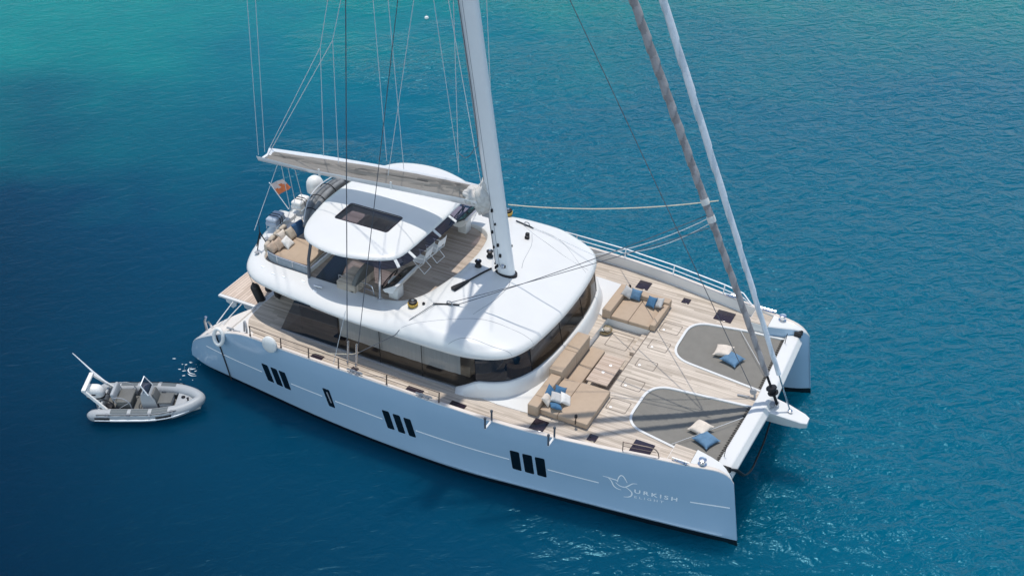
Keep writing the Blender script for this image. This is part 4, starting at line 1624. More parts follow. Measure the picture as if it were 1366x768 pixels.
def mast_x(z):
    return 10.77 - RK * (z - 4.17)


mb = MB()
rings = []
for z in (MB0, 6, 10, 16, 22, 28, 31.5):
    k = 1.0 if z < 26 else 0.8
    rg = []
    for j in range(28):
        a = 2 * PI * j / 28
        ca, sa = math.cos(a), math.sin(a)
        x = 0.33 * (abs(ca) ** 0.9) * (1 if ca > 0 else -1)
        y = 0.19 * (abs(sa) ** 0.75) * (1 if sa > 0 else -1)
        rg.append(Vector((mast_x(z) + x * k, y * k, z)))
    rings.append(rg)
mb.loft(rings, cap0=True, cap1=True)
MAST = part('mast', mb, M_MAST, smooth=60)
mb = MB()
mb.loft([[Vector((10.77 + 0.42 * math.cos(2 * PI * j / 24), 0.27 * math.sin(2 * PI * j / 24), z)) for j in range(24)] for z in (4.02, 4.16)], cap0=True, cap1=True)
part('mast_step', mb, M_BLACK, MAST)
mb = MB()
mb.loft([[Vector((mast_x(z) - 0.345 + dx, dy, z)) for dx, dy in ((-0.03, -0.04), (0.03, -0.04), (0.03, 0.04), (-0.03, 0.04))] for z in (4.4, 31)], cap0=True, cap1=True)
part('sail_track', mb, M_GREYPLATE, MAST, smooth=0)
mb = MB()
mb.tube([(mast_x(z) - 0.12, -0.185, z) for z in (4.5, 8, 12, 20)], 0.01, 4)
part('conduit', mb, M_GREYPLATE, MAST)
for z, dx, dy in ((4.45, -0.2, -0.2), (4.5, 0.1, -0.2), (4.9, -0.02, -0.2), (5.15, -0.25, -0.17), (5.3, -0.05, -0.2), (5.75, -0.22, -0.18), (6.1, -0.05, -0.2), (6.6, -0.1, -0.2), (5.2, 0.30, 0.1), (4.3, -0.33, -0.1), (4.35, -0.42, 0.05), (4.28, -0.2, -0.28)):
    mb = MB()
    x = mast_x(z) + dx
    q = 0.6 + 0.5 * random.random()
    mb.box((x - 0.04 * q, dy - 0.04, z - 0.07 * q), (x + 0.04 * q, dy + 0.04, z + 0.07 * q), 0.012)
    part('mast_cleat', mb, M_BLACK, MAST)
mb = MB()
mb.lathe([(0.07, -0.03), (0.09, 0), (0.07, 0.03)], 16, (mast_x(4.5) + 0.02, -0.23, 4.5), Matrix.Rotation(PI / 2, 3, 'X'))
part('mast_sheave', mb, M_STEEL, MAST)
# spreaders far above
for z in (18.5, 25.0):
    for s in (-1, 1):
        mb = MB()
        mb.tube([(mast_x(z), s * 0.15, z), (mast_x(z) - 0.9, s * 2.3, z + 0.25)], 0.06, 8)
        part('spreader', mb, M_MAST, MAST)

# boom: V-shaped trough rising forward, mainsail flaked inside
BX = [0.72, 3.0, 5.0, 7.0, 9.0, 9.95]
ZB = [6.10, 6.18, 6.32, 6.46, 6.58, 6.62]
ZT = [6.36, 6.56, 6.74, 6.92, 7.02, 7.03]
mb = MB()
rings = []
for x in [0.72 + 0.4 * i for i in range(24)]:
    zb, zt = interp(x, BX, ZB), interp(x, BX, ZT)
    w = 0.36 + 0.14 * min(1, (x - 0.7) / 2.5)
    zn = zb + 0.23 + 0.015 * x
    zf = zt - 0.05
    rings.append([Vector((x, y, z)) for y, z in ((-w, zn), (-w - 0.02, zn + 0.015), (-w - 0.02, zn - 0.03), (-0.30, zb + 0.02), (-0.24, zb - 0.02), (0.24, zb - 0.02), (0.30, zb + 0.02), (w + 0.02, zf - 0.03), (w + 0.02, zf + 0.015), (w, zf), (w - 0.03, zf - 0.03), (0.22, zb + 0.06), (-0.22, zb + 0.06), (-w + 0.03, zn - 0.03))])
mb.loft(rings, cap0=True, cap1=True)
BOOM = part('boom', mb, M_MAST, smooth=40)
mb = MB()


def flake(u, v):
    x = 1.0 + 8.7 * u
    zb, zt = interp(x, BX, ZB), interp(x, BX, ZT)
    y = (v - 0.5) * 2 * (0.36 + 0.14 * min(1, (x - 0.7) / 2.5)) * 0.96
    zn = zb + 0.23 + 0.015 * x
    h = (zn - 0.03) * (1 - v) + (zt - 0.10) * v - 0.02 + 0.17 * u * u * math.sqrt(max(0, 1 - (2 * v - 1) ** 2))
    fold = 0.10 - abs(noise.noise(Vector((x * 0.16, y * 7 + x * 0.22, 1.3)))) * 0.34 - abs(noise.noise(Vector((x * 0.32, y * 15 - x * 0.3, 4)))) * 0.16
    return Vector((x, y, h + fold * math.sin(PI * v) * (0.5 + u * 0.6)))


mb.grid(flake, 220, 34)
part('flaked_mainsail', mb, M_SAIL, BOOM, smooth=70)
# crumpled head of the sail at the mast
mb = MB()


def blob(cx, cy, cz, rx, ry, rz, seed, nu=28, nv=18, amp=0.20):
    def f(u, v):
        a, b = 2 * PI * u, PI * v
        d = Vector((math.cos(a) * math.sin(b), math.sin(a) * math.sin(b), math.cos(b)))
        k = 1 + amp * noise.noise(d * 2.3 + Vector((seed, 0, 0))) + amp * 0.6 * noise.noise(d * 6 + Vector((0, seed, 0)))
        return Vector((cx + d.x * rx * k, cy + d.y * ry * k, cz + d.z * rz * k))
    return f


mb.grid(blob(9.95, -0.05, 6.85, 0.34, 0.42, 0.55, 3.1), 36, 22)
mb.grid(blob(9.65, -0.1, 6.95, 0.4, 0.42, 0.3, 8.1), 36, 22)
mb.grid(blob(10.05, 0.1, 7.35, 0.26, 0.3, 0.3, 5.5), 28, 18)
part('crumpled_sail_head', mb, M_SAILBAG, BOOM, smooth=75)
mb = MB()
mb.box((9.9, -0.12, 6.2), (10.35, 0.12, 6.5), 0.04)
part('gooseneck', mb, M_GREYPLATE, BOOM)
for x in (3.6, 6.6):
    mb = MB()
    zt = interp(x, BX, ZT)
    mb.box((x - 0.035, -0.55, zt - 0.30), (x + 0.035, -0.51, zt - 0.0), 0.01)
    part('lazy_jack_strop', mb, M_WHITE, BOOM, smooth=0)


def stay_pt(z, outer=False):
    return Vector((20.95 - 0.42 * (z - 2.3), 0, z)) if outer else Vector((20.42 - 0.464 * (z - 2.57), 0, z))


def furled(name, p0, p1, r0_, r1_, mt, seed, twist, strip):
    mb = MB()
    n, k = 560, 18
    d = (p1 - p0).normalized()
    a = Vector((0, 1, 0))
    b = d.cross(a).normalized()
    rings = []
    for i in range(n + 1):
        t = i / n
        r = r0_ + (r1_ - r0_) * min(1, t * 3)
        c = p0.lerp(p1, t)
        rg = []
        for j in range(k):
            th = 2 * PI * j / k
            ph = (th - twist * t) % (2 * PI)
            rad = r * (0.88 + 0.24 * (ph / (2 * PI)) ** 1.0 + 0.05 * noise.noise(Vector((t * 90, j * 0.9, seed))))
            rg.append(c + (a * math.cos(th) + b * math.sin(th)) * rad)
        rings.append(rg)
    mb.loft(rings, cap0=True, cap1=True)
    for i in range(n):
        for j in range(k):
            ph = ((2 * PI * (j + 0.5) / k - twist * (i + 0.5) / n) % (2 * PI)) / (2 * PI)
            mb.mi[i * k + j] = 1 if ph < strip + 0.35 * noise.noise(Vector((i * 0.11, j * 0.25, seed))) else 0
    return part(name, mb, mt, smooth=60)


furled('furled_headsail', stay_pt(3.1), stay_pt(29.5), 0.085, 0.125, [M_SAIL_LIGHT, M_SAIL_MAUVE], 1.0, 2 * PI * 40, 0.42)
furled('furled_headsail', stay_pt(3.25, True), stay_pt(31, True), 0.075, 0.11, [M_SAIL_WHITE, M_SAIL_WHITE2], 5.0, 2 * PI * 18, 0.3)
mb = MB()
p, q = stay_pt(2.05), stay_pt(3.15)
mb.tube([p, p.lerp(q, 0.3)], 0.05, 8)
mb.lathe([(0.05, -0.1), (0.17, -0.08), (0.18, -0.02), (0.12, 0.0), (0.12, 0.1), (0.18, 0.12), (0.17, 0.17), (0.05, 0.2)], 18, p.lerp(q, 0.42), Vector(q - p).to_track_quat('Z', 'X').to_matrix())
mb.tube([p.lerp(q, 0.5), q], 0.045, 8)
part('headsail_furler', mb, M_BLACK)
mb = MB()
mb.tube([stay_pt(1.95, True), stay_pt(3.3, True)], 0.028, 8)
mb.lathe([(0.08, 0), (0.08, 0.05), (0.04, 0.07)], 14, (21.1, 0, 1.93))
part('outer_stay_fitting', mb, M_STEEL)
mb = MB()
c = Vector((20.42, 0, 1.98))
mb.tube([c + Vector((0.28 * math.cos(a), 0.24 * math.sin(a), -0.03 + 0.14 * math.cos(a))) for a in [2 * PI * j / 24 for j in range(24)]], 0.018, 6, closed=True)
mb.box((20.25, -0.14, 2.0), (20.6, 0.14, 2.07), 0.02)
part('furler_drum_ring', mb, M_GREYPLATE)
for s in (0.06, -0.05):
    mb = MB()
    z = 8.2 + s
    a = stay_pt(8.5 + 5 * s)
    mb.lathe([(0.128, -0.10), (0.134, 0), (0.128, 0.10)], 14, a, Vector((-0.42, 0, 0.9)).to_track_quat('Z', 'X').to_matrix())
    part('sail_tie', mb, M_WHITE_CLOTH)


def line(name, a, b, r, mt, s=0.0, n=1):
    mb = MB()
    mb.tube(sag(a, b, s, 16) if s else [Vector(a), Vector(b)], r, 5)
    return part(name, mb, mt)


# positions of rigging lines: the lower ends are on the yacht, the upper ends on the mast
MASTTOP = Vector((mast_x(30.5), 0, 30.5))
CAMP = cam.matrix_world.translation.copy()


SH = []
line('shroud', (7.38, -4.95, 2.4), (7.41, -2.43, 22.0), 0.017, M_WIRE_DARK)
line('shroud', (7.72, -4.95, 2.4), (9.22, -1.11, 22.0), 0.013, M_WIRE_DARK)
line('shroud', (7.40, 4.95, 2.4), (6.89, 0.7, 22.0), 0.013, M_WIRE_PALE)
line('shroud', (7.75, 4.95, 2.4), (9.22, 1.11, 22.0), 0.012, M_WIRE_PALE)
for s in (-1, 1):
    for x, y in ((7.42, 4.98), (7.75, 4.98)):
        mb = MB()
        mb.tube([(x, s * y, 2.4), (x + 0.004, s * (y - 0.14), 3.25)], 0.035, 8)
        mb.tube([(x, s * y, 2.38), (x, s * y, 2.5)], 0.05, 8)
        part('turnbuckle', mb, M_STEEL)
# topping lifts at the boom end
line('topping_lift', (0.80, -0.35, 6.4), (1.9, -0.2, 24), 0.010, M_WIRE_PALE)
line('topping_lift', (0.86, -0.05, 6.4), (2.2, 0.0, 24), 0.010, M_WIRE_PALE)
# lazy jacks, halyards
for a, b in (((5.87, 0.4, 7.05), (5.74, 0.15, 22.0)), ((6.56, 0.4, 6.9), (6.15, 0.15, 22.0)), ((6.46, -0.45, 7.06), (9.43, -0.1, 22.0))):
    line('lazy_jack', a, b, 0.011, M_WIRE_PALE)
for nd, top, ends in (((3.55, 0.3, 10.86), (6.85, -0.02, 22.0), ((0.75, 0.4, 6.35), (3.15, 0.42, 6.56))), ((4.53, -0.3, 11.52), (7.63, 0.06, 22.0), ((1.2, -0.4, 6.4), (4.4, -0.42, 7.0)))):
    mb = MB()
    mb.tube([nd, top], 0.011, 5)
    for e in ends:
        mb.tube([nd, e], 0.011, 5)
    part('lazy_jack', mb, M_WIRE_PALE)
line('halyard', (8.83, 0.3, 7.5), (7.06, 0.17, 22.0), 0.010, M_WIRE_PALE)
line('halyard', (8.99, 0.0, 7.6), (8.94, 0.0, 22.0), 0.012, M_WIRE_PALE)
mb = MB()
mb.tube(spline([(8.99, 0, 8.34), (9.35, -0.1, 8.30), (9.7, -0.2, 8.75), (9.82, -0.2, 9.55), (9.1, -0.2, 14.8), (8.1, -0.2, 22)], 8), 0.012, 5)
part('halyard', mb, M_WIRE_DARK)
line('baby_stay', (19.9, 0.03, 2.1), (8.41, -0.02, 22.0), 0.013, M_WIRE_DARK)
mb = MB()
mb.tube([(19.9, 0.03, 1.99), (19.87, 0.03, 2.25)], 0.035, 8)
mb.lathe([(0.1, -0.05), (0.12, 0), (0.1, 0.05)], 12, (19.82, 0.03, 2.25), Matrix.Rotation(PI / 2, 3, 'X'))
mb.tube([(19.35, -0.1, 2.04), (19.75, -0.05, 2.06)], 0.03, 6)
part('stay_tensioner', mb, M_GREYPLATE)
# mainsheet legs below the boom end
for a, b in (((1.40, -0.05, 6.05), (0.95, -1.3, 3.75)), ((1.5, 0.0, 6.05), (1.35, 0.4, 3.75)), ((1.75, 0.05, 6.05), (1.45, 0.65, 3.75)), ((2.0, 0.1, 6.08), (1.55, 1.0, 3.75))):
    line('mainsheet', a, b, 0.013, M_WIRE_PALE)
# sheets and furling lines
CLEW = (17.7, -0.05, 8.4)
mb = MB()
mb.tube(sag(CLEW, (10.25, -2.46, roof_at(10.25, -2.46) + 0.05), 0.12, 20), 0.013, 5)
mb.tube([(9.5, -2.68, roof_at(9.5, -2.68) + 0.05), (9.1, -3.6, roof_at(9.1, -3.6) + 0.02), (8.9, -4.02, 3.66), (8.8, -4.12, 3.5), (7.72, -4.7, 2.8), (7.6, -4.74, 2.75)], 0.013, 5)
part('jib_sheet', mb, M_WIRE_DARK)
mb = MB()
mb.tube([(7.72, -4.7, 2.8), (7.5, -4.78, 2.7), (5.4, -4.95, 2.12)], 0.014, 5)
part('jib_sheet', mb, M_ROPE)
line('jib_sheet', (17.75, 0.05, 7.9), (9.9, -2.55, roof_at(9.9, -2.55) + 0.05), 0.012, M_WIRE_DARK, 0.10)
mb = MB()
mb.tube([(10.2, 3.18, roof_at(10.2, 3.18) + 0.06)] + sag((12.9, 2.62, 3.98), (17.7, 0.12, 8.2), 0.22), 0.014, 5)
part('jib_sheet', mb, M_WIRE_PALE)
line('jib_sheet', (17.72, 0.12, 8.0), (12.95, 5.15, 2.62), 0.013, M_WIRE_PALE, 0.25)
line('furling_line', (10.75, 0.2, 6.73), (17.93, 0.05, 8.9), 0.019, M_ROPE, 0.22)
mb = MB()
mb.tube([(7.0, -5.2, 2.42), (7.36, -4.75, 4.4)], 0.010, 5)
part('stray_line', mb, M_WIRE_PALE)
# dark mooring bridle from the starboard bow roller to the bowsprit
mb = MB()
mb.tube(spline([(20.25, -3.8, 2.2), (20.45, -3.5, 2.0), (20.6, -3.0, 1.45), (20.62, -2.2, 1.0), (20.6, -1.5, 0.95), (20.58, -0.7, 1.05), (20.55, -0.1, 1.4)], 8), [0.045] * 8 + [0.055] * 8 + [0.03] * 33, 8)
part('anchor_bridle', mb, M_BLACK)
for s in (-1, 1):
    mb = MB()
    mb.tube([(19.95, s * 3.2, 2.1), (19.98, s * 3.2, 2.55)], 0.012, 5)
    part('pennant_staff', mb, M_BLACK)
    line('trampoline_lashing', (18.3, s * 3.35, 2.05), (19.9, s * 1.2, 2.12), 0.008, M_WIRE_PALE)


# ------------------------------------------------------------------ loose things on board
def pillow_mesh(w=0.6, d=0.6, t=0.2, n=12, seed=0.0):
    mb = MB()
    for sg in (1, -1):
        def f(u, v, sg=sg):
            a, b = 2 * u - 1, 2 * v - 1
            pin = 1 - 0.13 * (1 - abs(a) ** 2.5) * abs(b) ** 2 - 0.0
            pin2 = 1 - 0.13 * (1 - abs(b) ** 2.5) * abs(a) ** 2
            h = (max(0, 1 - a * a) * max(0, 1 - b * b)) ** 0.42 * t / 2
            h *= 1 + 0.22 * noise.noise(Vector((a * 1.7, b * 1.7, seed)))
            return Vector((a * w / 2 * pin2, b * d / 2 * pin, sg * h))
        mb.grid(f, n, n)
    return mb


PM = {}


def pillow(mt, loc, rz, label, tilt=(0, 0), size=0.6, t=0.2, group=None):
    key = (mt.name, round(size, 2))
    if key not in PM:
        o = obj('pillow', pillow_mesh(size, size, t, seed=len(PM) * 3.7), mt, smooth=80)
        PM[key] = o
    else:
        o = PM[key].copy()
        COL.objects.link(o)
    o.location = loc
    o.rotation_euler = (tilt[0], tilt[1], rz)
    tag(o, label, 'pillow', group)
    return o


TG, SG, PG, FG = 'pillows on the trampolines', 'pillows heaped on the starboard sofa', 'pillows on the far sunpad', 'pillows on the flybridge sunpad'
pillow(M_LINEN, (18.20, 1.86, 2.10), 0.05, 'cream pillow on the far trampoline, overlapping a blue one', (0.05, -0.1), 0.62, 0.24, TG)
pillow(M_BLUE_PALE, (18.60, 1.62, 2.06), -0.28, 'blue pillow lying flat on the far trampoline beside a cream one', (0.0, 0.06), 0.66, 0.22, TG)
pillow(M_LINEN, (18.86, -2.26, 2.10), -0.3, 'cream pillow on the near trampoline, resting on a blue one', (0.1, -0.05), 0.62, 0.24, TG)
pillow(M_BLUE_PALE, (19.18, -2.66, 2.06), -0.42, 'blue pillow lying flat on the near trampoline by the near bow', (0.0, 0.05), 0.66, 0.22, TG)
pillow(M_LINEN, (14.12, -3.58, 2.42), 0.1, 'beige pillow at the near end of the heap on the large sofa', (0.1, 0.9), 0.42, 0.18, SG)
pillow(M_BLUE, (14.10, -3.28, 2.46), 0.3, 'blue pillow at the back of the heap on the large sofa, next to the backrest', (0.2, 0.95), 0.44, 0.18, SG)
pillow(M_BLUE, (14.34, -3.08, 2.42), 0.6, 'blue pillow leaning over the far side of the heap on the large sofa', (0.7, 0.5), 0.44, 0.18, SG)
pillow(M_WHITE_CLOTH, (14.62, -3.26, 2.37), 0.7, 'white pillow at the bow end of the heap on the large sofa', (0.4, 0.7), 0.44, 0.18, SG)
pillow(M_GREY_CLOTH, (14.36, -3.40, 2.45), 0.35, 'pale patterned pillow in the middle of the heap on the large sofa', (0.2, 0.3), 0.42, 0.18, SG)
pillow(M_BLUE, (14.46, -3.66, 2.33), 0.5, 'blue pillow in front of the heap on the large sofa, lying low', (-0.3, 0.35), 0.42, 0.16, SG)
pillow(M_GREY_CLOTH, (14.10, 3.16, 2.42), 0.2, 'grey pillow propped in the back corner of the far sunpad', (0.85, 0.5), 0.42, 0.18, PG)
pillow(M_BLUE_PALE, (14.40, 3.20, 2.38), 0.1, 'blue pillow propped beside the grey one at the back of the far sunpad', (0.95, 0.1), 0.42, 0.18, PG)
pillow(M_BLUE, (15.06, 3.05, 2.37), -0.3, 'blue pillow leaning in the front corner of the far sunpad', (0.8, -0.2), 0.42, 0.18, PG)
pillow(M_GREY_CLOTH, (15.34, 3.08, 2.40), -0.5, 'grey pillow propped in the front corner of the far sunpad', (0.8, -0.5), 0.42, 0.18, PG)
pillow(M_BEIGE_CLOTH, (2.62, -2.36, 4.08), 0.2, 'brown beige pillow nearest the rail on the flybridge sunpad', (0.3, 0.95), 0.42, 0.17, FG)
pillow(M_BEIGE_CLOTH, (2.68, -2.08, 4.10), 0.1, 'brown beige pillow second from the rail, behind the white one on the flybridge sunpad', (0.2, 0.9), 0.44, 0.17, FG)
pillow(M_WHITE_CLOTH, (2.84, -1.80, 4.05), 0.1, 'white pillow in front on the flybridge sunpad', (0.1, 0.7), 0.46, 0.18, FG)
pillow(M_LINEN, (2.50, -1.62, 4.12), 0.0, 'pinkish beige pillow behind the white one on the flybridge sunpad', (0.1, 1.0), 0.42, 0.17, FG)
pillow(M_TAN_PALE, (2.64, -1.30, 4.10), -0.1, 'long tan pillow at the far end of the flybridge sunpad', (-0.2, 1.0), 0.48, 0.18, FG)

# forward sofa on the starboard side
SOFA = empty('sofa', 'large tan L-shaped corner sofa with raised backrest on the foredeck beside the teak table', 'sofa', (14.6, -2.5, 1.72), world=True)


def cushion(name, lo, hi, mt, parent, bev=0.028):
    mb = MB()
    mb.box(lo, hi, bev, 3)
    return obj_world(name, mb, mt, parent, smooth=50)


cushion('seat_cushion', (14.03, -3.92, 2.02), (14.64, -2.12, 2.23), M_TAN, SOFA)
cushion('seat_cushion', (14.65, -3.92, 2.02), (15.68, -2.05, 2.23), M_TAN, SOFA)
cushion('seat_cushion', (14.03, -0.98, 1.84), (14.56, 0.10, 2.02), M_TAN, SOFA)
cushion('seat_cushion', (14.03, -2.04, 1.84), (14.56, -0.99, 2.02), M_TAN, SOFA)
cushion('backrest_cushion', (13.66, -4.08, 2.02), (14.02, -3.55, 2.42), M_TAN, SOFA)
cushion('backrest_cushion', (13.66, -3.54, 2.02), (14.02, -2.32, 2.42), M_TAN, SOFA)
cushion('backrest_cushion', (13.55, -1.08, 1.9), (14.02, 0.0, 2.56), M_TAN, SOFA)
cushion('backrest_cushion', (13.55, -2.28, 1.9), (14.02, -1.09, 2.56), M_TAN, SOFA)
mb = MB()
mb.box((14.0, -2.06, 1.72), (14.50, 0.08, 1.84), 0.01)
obj_world('sofa_base', mb, M_WHITE, SOFA)
mb = MB()
mb.tube([(15.28, -3.93, 2.1), (15.30, -3.94, 2.38)], 0.018, 6)
mb.lathe([(0.02, 0), (0.05, 0.04), (0.05, 0.12), (0.02, 0.16)], 12, (15.30, -3.94, 2.36))
obj_world('reading_lamp', mb, M_BLACK, SOFA)
PAD = empty('sunpad', 'wide tan sunpad with a low backrest on the far side of the foredeck', 'sunpad', (14.6, 2.7, 2.0), world=True)
cushion('seat_cushion', (14.0, 1.86, 2.02), (14.66, 3.28, 2.17), M_TAN, PAD)
cushion('seat_cushion', (14.67, 1.86, 2.02), (15.45, 3.28, 2.17), M_TAN, PAD)
cushion('backrest_cushion', (13.66, 1.84, 2.02), (13.99, 3.62, 2.38), M_TAN, PAD)
cushion('side_cushion', (14.0, 3.29, 2.02), (15.64, 3.60, 2.34), M_TAN, PAD)
cushion('front_cushion', (15.46, 1.88, 2.02), (15.66, 3.28, 2.27), M_TAN, PAD)
mb = MB()
mb.lathe([(0.02, 0), (0.05, 0.04), (0.05, 0.12), (0.02, 0.16)], 12, (13.95, 3.72, 2.2))
mb.tube([(13.95, 3.72, 2.0), (13.95, 3.72, 2.22)], 0.018, 6)
obj_world('reading_lamp', mb, M_BLACK, PAD)

TBL = empty('cockpit_table', 'low teak table with two round cup holders in front of the large sofa', 'table', (15.0, -1.0, 1.72), world=True)
mb = MB()
mb.box((14.66, -1.75, 2.07), (15.42, -0.19, 2.12), 0.012)
obj_world('tabletop', mb, M_TABLE, TBL, smooth=0)
for y in (-1.45, -0.5):
    mb = MB()
    mb.tube([(15.03, y, 1.72), (15.03, y, 2.07)], 0.045, 12)
    obj_world('leg', mb, M_STEEL, TBL)
for x, y in ((15.1, -0.7), (15.02, -1.15)):
    mb = MB()
    mb.lathe([(0.05, 0), (0.05, 0.008), (0.035, 0.01)], 16, (x, y, 2.119))
    obj_world('cup_holder', mb, M_LETTER, TBL)

# straw basket of odds and ends in the corner of the well
BSK = empty('basket', 'flat straw basket with a green bottle and cloths in the corner of the sunken cockpit', 'basket', (13.98, 1.45, 1.724), 0.3)
mb = MB()
prof = [(0.02, 0.0), (0.20, 0.0), (0.25, 0.10), (0.26, 0.115), (0.235, 0.10), (0.19, 0.02), (0.02, 0.02)]
mb.lathe(prof, 24)
obj('basket_rim', mb, M_LEAF, BSK)
mb = MB()
mb.grid(blob(0.05, 0.02, 0.10, 0.15, 0.12, 0.06, 2.0, amp=0.5), 18, 12)
obj('cloth', mb, M_TAN_PALE, BSK, smooth=70)
mb = MB()
mb.grid(blob(-0.1, -0.05, 0.11, 0.08, 0.07, 0.05, 6.0, amp=0.5), 16, 10)
obj('cloth', mb, M_WHITE_CLOTH, BSK, smooth=70)
mb = MB()
mb.lathe([(0.03, 0), (0.035, 0.01), (0.035, 0.14), (0.014, 0.19), (0.014, 0.24)], 12, (-0.06, 0.1, 0.06), Matrix.Rotation(1.1, 3, 'X'))
obj('bottle', mb, M_GREEN, BSK)

# flybridge: sunpad, lounge cushions, chairs
FP = empty('flybridge_sunpad', 'tan flybridge sunpad with rolled back cushions by the aft rail', 'sunpad', (3.4, -1.9, FLY), world=True)
mb = MB()
mb.prism([(2.50, -2.40), (2.45, -1.15), (4.14, -1.1), (4.18, -2.55), (3.2, -2.6), (2.8, -2.55)], FLY, FLY + 0.12)
obj_world('pad_base', mb, M_WHITE, FP, smooth=0)
mb = MB()
mb.prism([(2.52, -2.38), (2.48, -1.17), (4.12, -1.13), (4.16, -2.5), (3.2, -2.56), (2.8, -2.52)], FLY + 0.125, FLY + 0.25, 0.03)
obj_world('mattress', mb, M_TAN, FP, smooth=50)
for a, b in (((2.44, -2.52), (2.35, -2.22)), ((2.34, -2.18), (2.27, -1.82)), ((2.27, -1.78), (2.22, -1.42)), ((2.22, -1.38), (2.20, -1.02))):
    mb = MB()
    v = (Vector((b[0], b[1], 0)) - Vector((a[0], a[1], 0)))
    M4 = Matrix.Translation(Vector(((a[0] + b[0]) / 2, (a[1] + b[1]) / 2, FLY + 0.42))) @ Matrix.Rotation(math.atan2(v.y, v.x), 4, 'Z')
    mb.box((-v.length / 2, -0.09, -0.17), (v.length / 2, 0.09, 0.17), 0.07, 3, M4)
    obj_world('back_cushion', mb, M_TAN_PALE, FP, smooth=60)
o = obj('seat_back', MB().box((-0.08, -0.27, -0.25), (0.08, 0.27, 0.25), 0.06, 3), M_NAVY, smooth=60)
o.location = (2.66, -0.86, 4.08)
o.rotation_euler = (0, -0.35, -0.1)
o.name = 'blue_cushion'
tag(o, 'navy blue cushion standing between the sunpad and the grey covered boards', 'cushion')


def chair(loc, rz, label):
    t = empty('folding_chair', label, 'chair', loc, rz, 'white folding chairs at the flybridge table')
    w = 0.25
    for s in (-1, 1):
        mb = MB()
        mb.tube([(-0.22, s * w, 0), (0.22, s * w, 0.46)], 0.013, 6)
        mb.tube([(0.22, s * w, 0), (-0.22, s * w, 0.46)], 0.013, 6)
        mb.tube([(-0.25, s * w, 0.62), (0.27, s * w, 0.62)], 0.018, 6)
        mb.tube([(0.20, s * w, 0.44), (0.25, s * w, 0.62), (0.33, s * w, 0.92)], 0.014, 6)
        mb.tube([(-0.2, s * w, 0.44), (-0.2, s * w, 0.62)], 0.013, 6)
        obj('side_frame', mb, M_LETTER, t)
    mb = MB()
    for x in (-0.22, 0.22):
        mb.tube([(x, -w, 0.012), (x, w, 0.012)], 0.013, 6)
    obj('foot_bar', mb, M_LETTER, t)
    mb = MB()
    mb.loft([[Vector((-0.22 + 0.44 * i / 8, y, 0.455 - 0.05 * math.sin(PI * i / 8) - 0.0 * k)) for i in range(9)] for k, y in enumerate((-w, w))], closed=False)
    obj('seat', mb, M_LETTER, t, smooth=60)
    mb = MB()
    P = [(0.27, 0.66), (0.285, 0.72), (0.325, 0.92), (0.34, 0.96)]
    mb.loft([[Vector((x + d, y, z)) for x, z in P] + [Vector((x + d + 0.012, y, z)) for x, z in reversed(P)] for y, d in ((-w, 0), (-w * 0.4, 0.025), (w * 0.4, 0.025), (w, 0))])
    obj('backrest', mb, M_LETTER, t, smooth=50)
    return t


chair((7.72, -0.55, FLY + 0.005), 0.05, 'white folding chair on the flybridge, nearer to the helm wheel')
chair((7.78, 0.28, FLY + 0.005), -0.05, 'white folding chair on the flybridge, nearer to the mast')
vs_ = empty('glass_bowl', 'small glass bowl of white flowers on a stand below the visor', 'bowl', (7.3, -1.35, FLY + 0.002))
mb = MB()
mb.lathe([(0.12, 0), (0.12, 0.015), (0.025, 0.03), (0.025, 0.5), (0.06, 0.52)], 16)
obj('stand', mb, M_STEEL, vs_)
mb = MB()
mb.lathe([(0.05, 0.52), (0.12, 0.55), (0.16, 0.63), (0.15, 0.68), (0.13, 0.68), (0.1, 0.6)], 18)
obj('bowl', mb, M_SKYLIGHT, vs_)
mb = MB()
mb.grid(blob(0, 0, 0.68, 0.12, 0.12, 0.07, 4.4, amp=0.6), 20, 12)
obj('flowers', mb, M_WHITE_CLOTH, vs_, smooth=70)


# liferaft canisters on their cradles, satellite dome, covered boards, flag
def canister(loc, rz, mt, label):
    t = empty('liferaft_canister', label, 'liferaft', loc, rz, 'liferaft canisters on the aft flybridge edge')
    mb = MB()
    mb.box((-0.24, -0.36, 0.10), (0.24, 0.36, 0.29), 0.07, 3)
    mb.box((-0.23, -0.35, 0.27), (0.23, 0.35, 0.44), 0.09, 3)
    obj('shell', mb, mt, t, smooth=50)
    mb = MB()
    for y in (-0.08, 0.06):
        mb.tube([(-0.255, y, 0.1), (-0.255, y, 0.36), (-0.15, y, 0.452), (0.15, y, 0.452), (0.255, y, 0.36), (0.255, y, 0.1)], 0.016, 5)
    obj('strap', mb, M_BLACK, t)
    mb = MB()
    for x in (-0.2, 0.2):
        mb.tube([(x, -0.34, 0.0), (x, -0.34, 0.1), (x, 0.34, 0.1), (x, 0.34, 0.0)], 0.018, 6)
    obj('cradle', mb, M_STEEL, t)
    return t


canister((1.50, -0.70, 3.80), 0.12, M_CAN_GREY, 'pale blue grey covered liferaft canister beside the flybridge sunpad')
canister((1.62, 0.72, 3.80), 0.05, M_CAN, 'white liferaft canister between the flag and the white dome')
mb = MB()
mb.lathe([(0.12, -0.25), (0.12, 0.0), (0.30, 0.0), (0.33, 0.03), (0.34, 0.28), (0.32, 0.42), (0.26, 0.54), (0.16, 0.62), (0.05, 0.655)], 28, (1.50, 1.85, 3.95))
part('satellite_dome', mb, M_CAN, smooth=50)
mb = MB()
mb.box((1.0, -0.35, 3.70), (1.75, 0.25, 3.86), 0.05)
part('aft_locker', mb, M_WHITE)
mb = MB()
mb.lathe([(0.05, 0), (0.05, 0.12), (0.03, 0.16)], 12, (2.6, 2.35, 4.65))
mb.tube([(2.6, 2.35, 3.7), (2.6, 2.35, 4.66)], 0.02, 6)
part('stern_lamp', mb, M_WHITE)
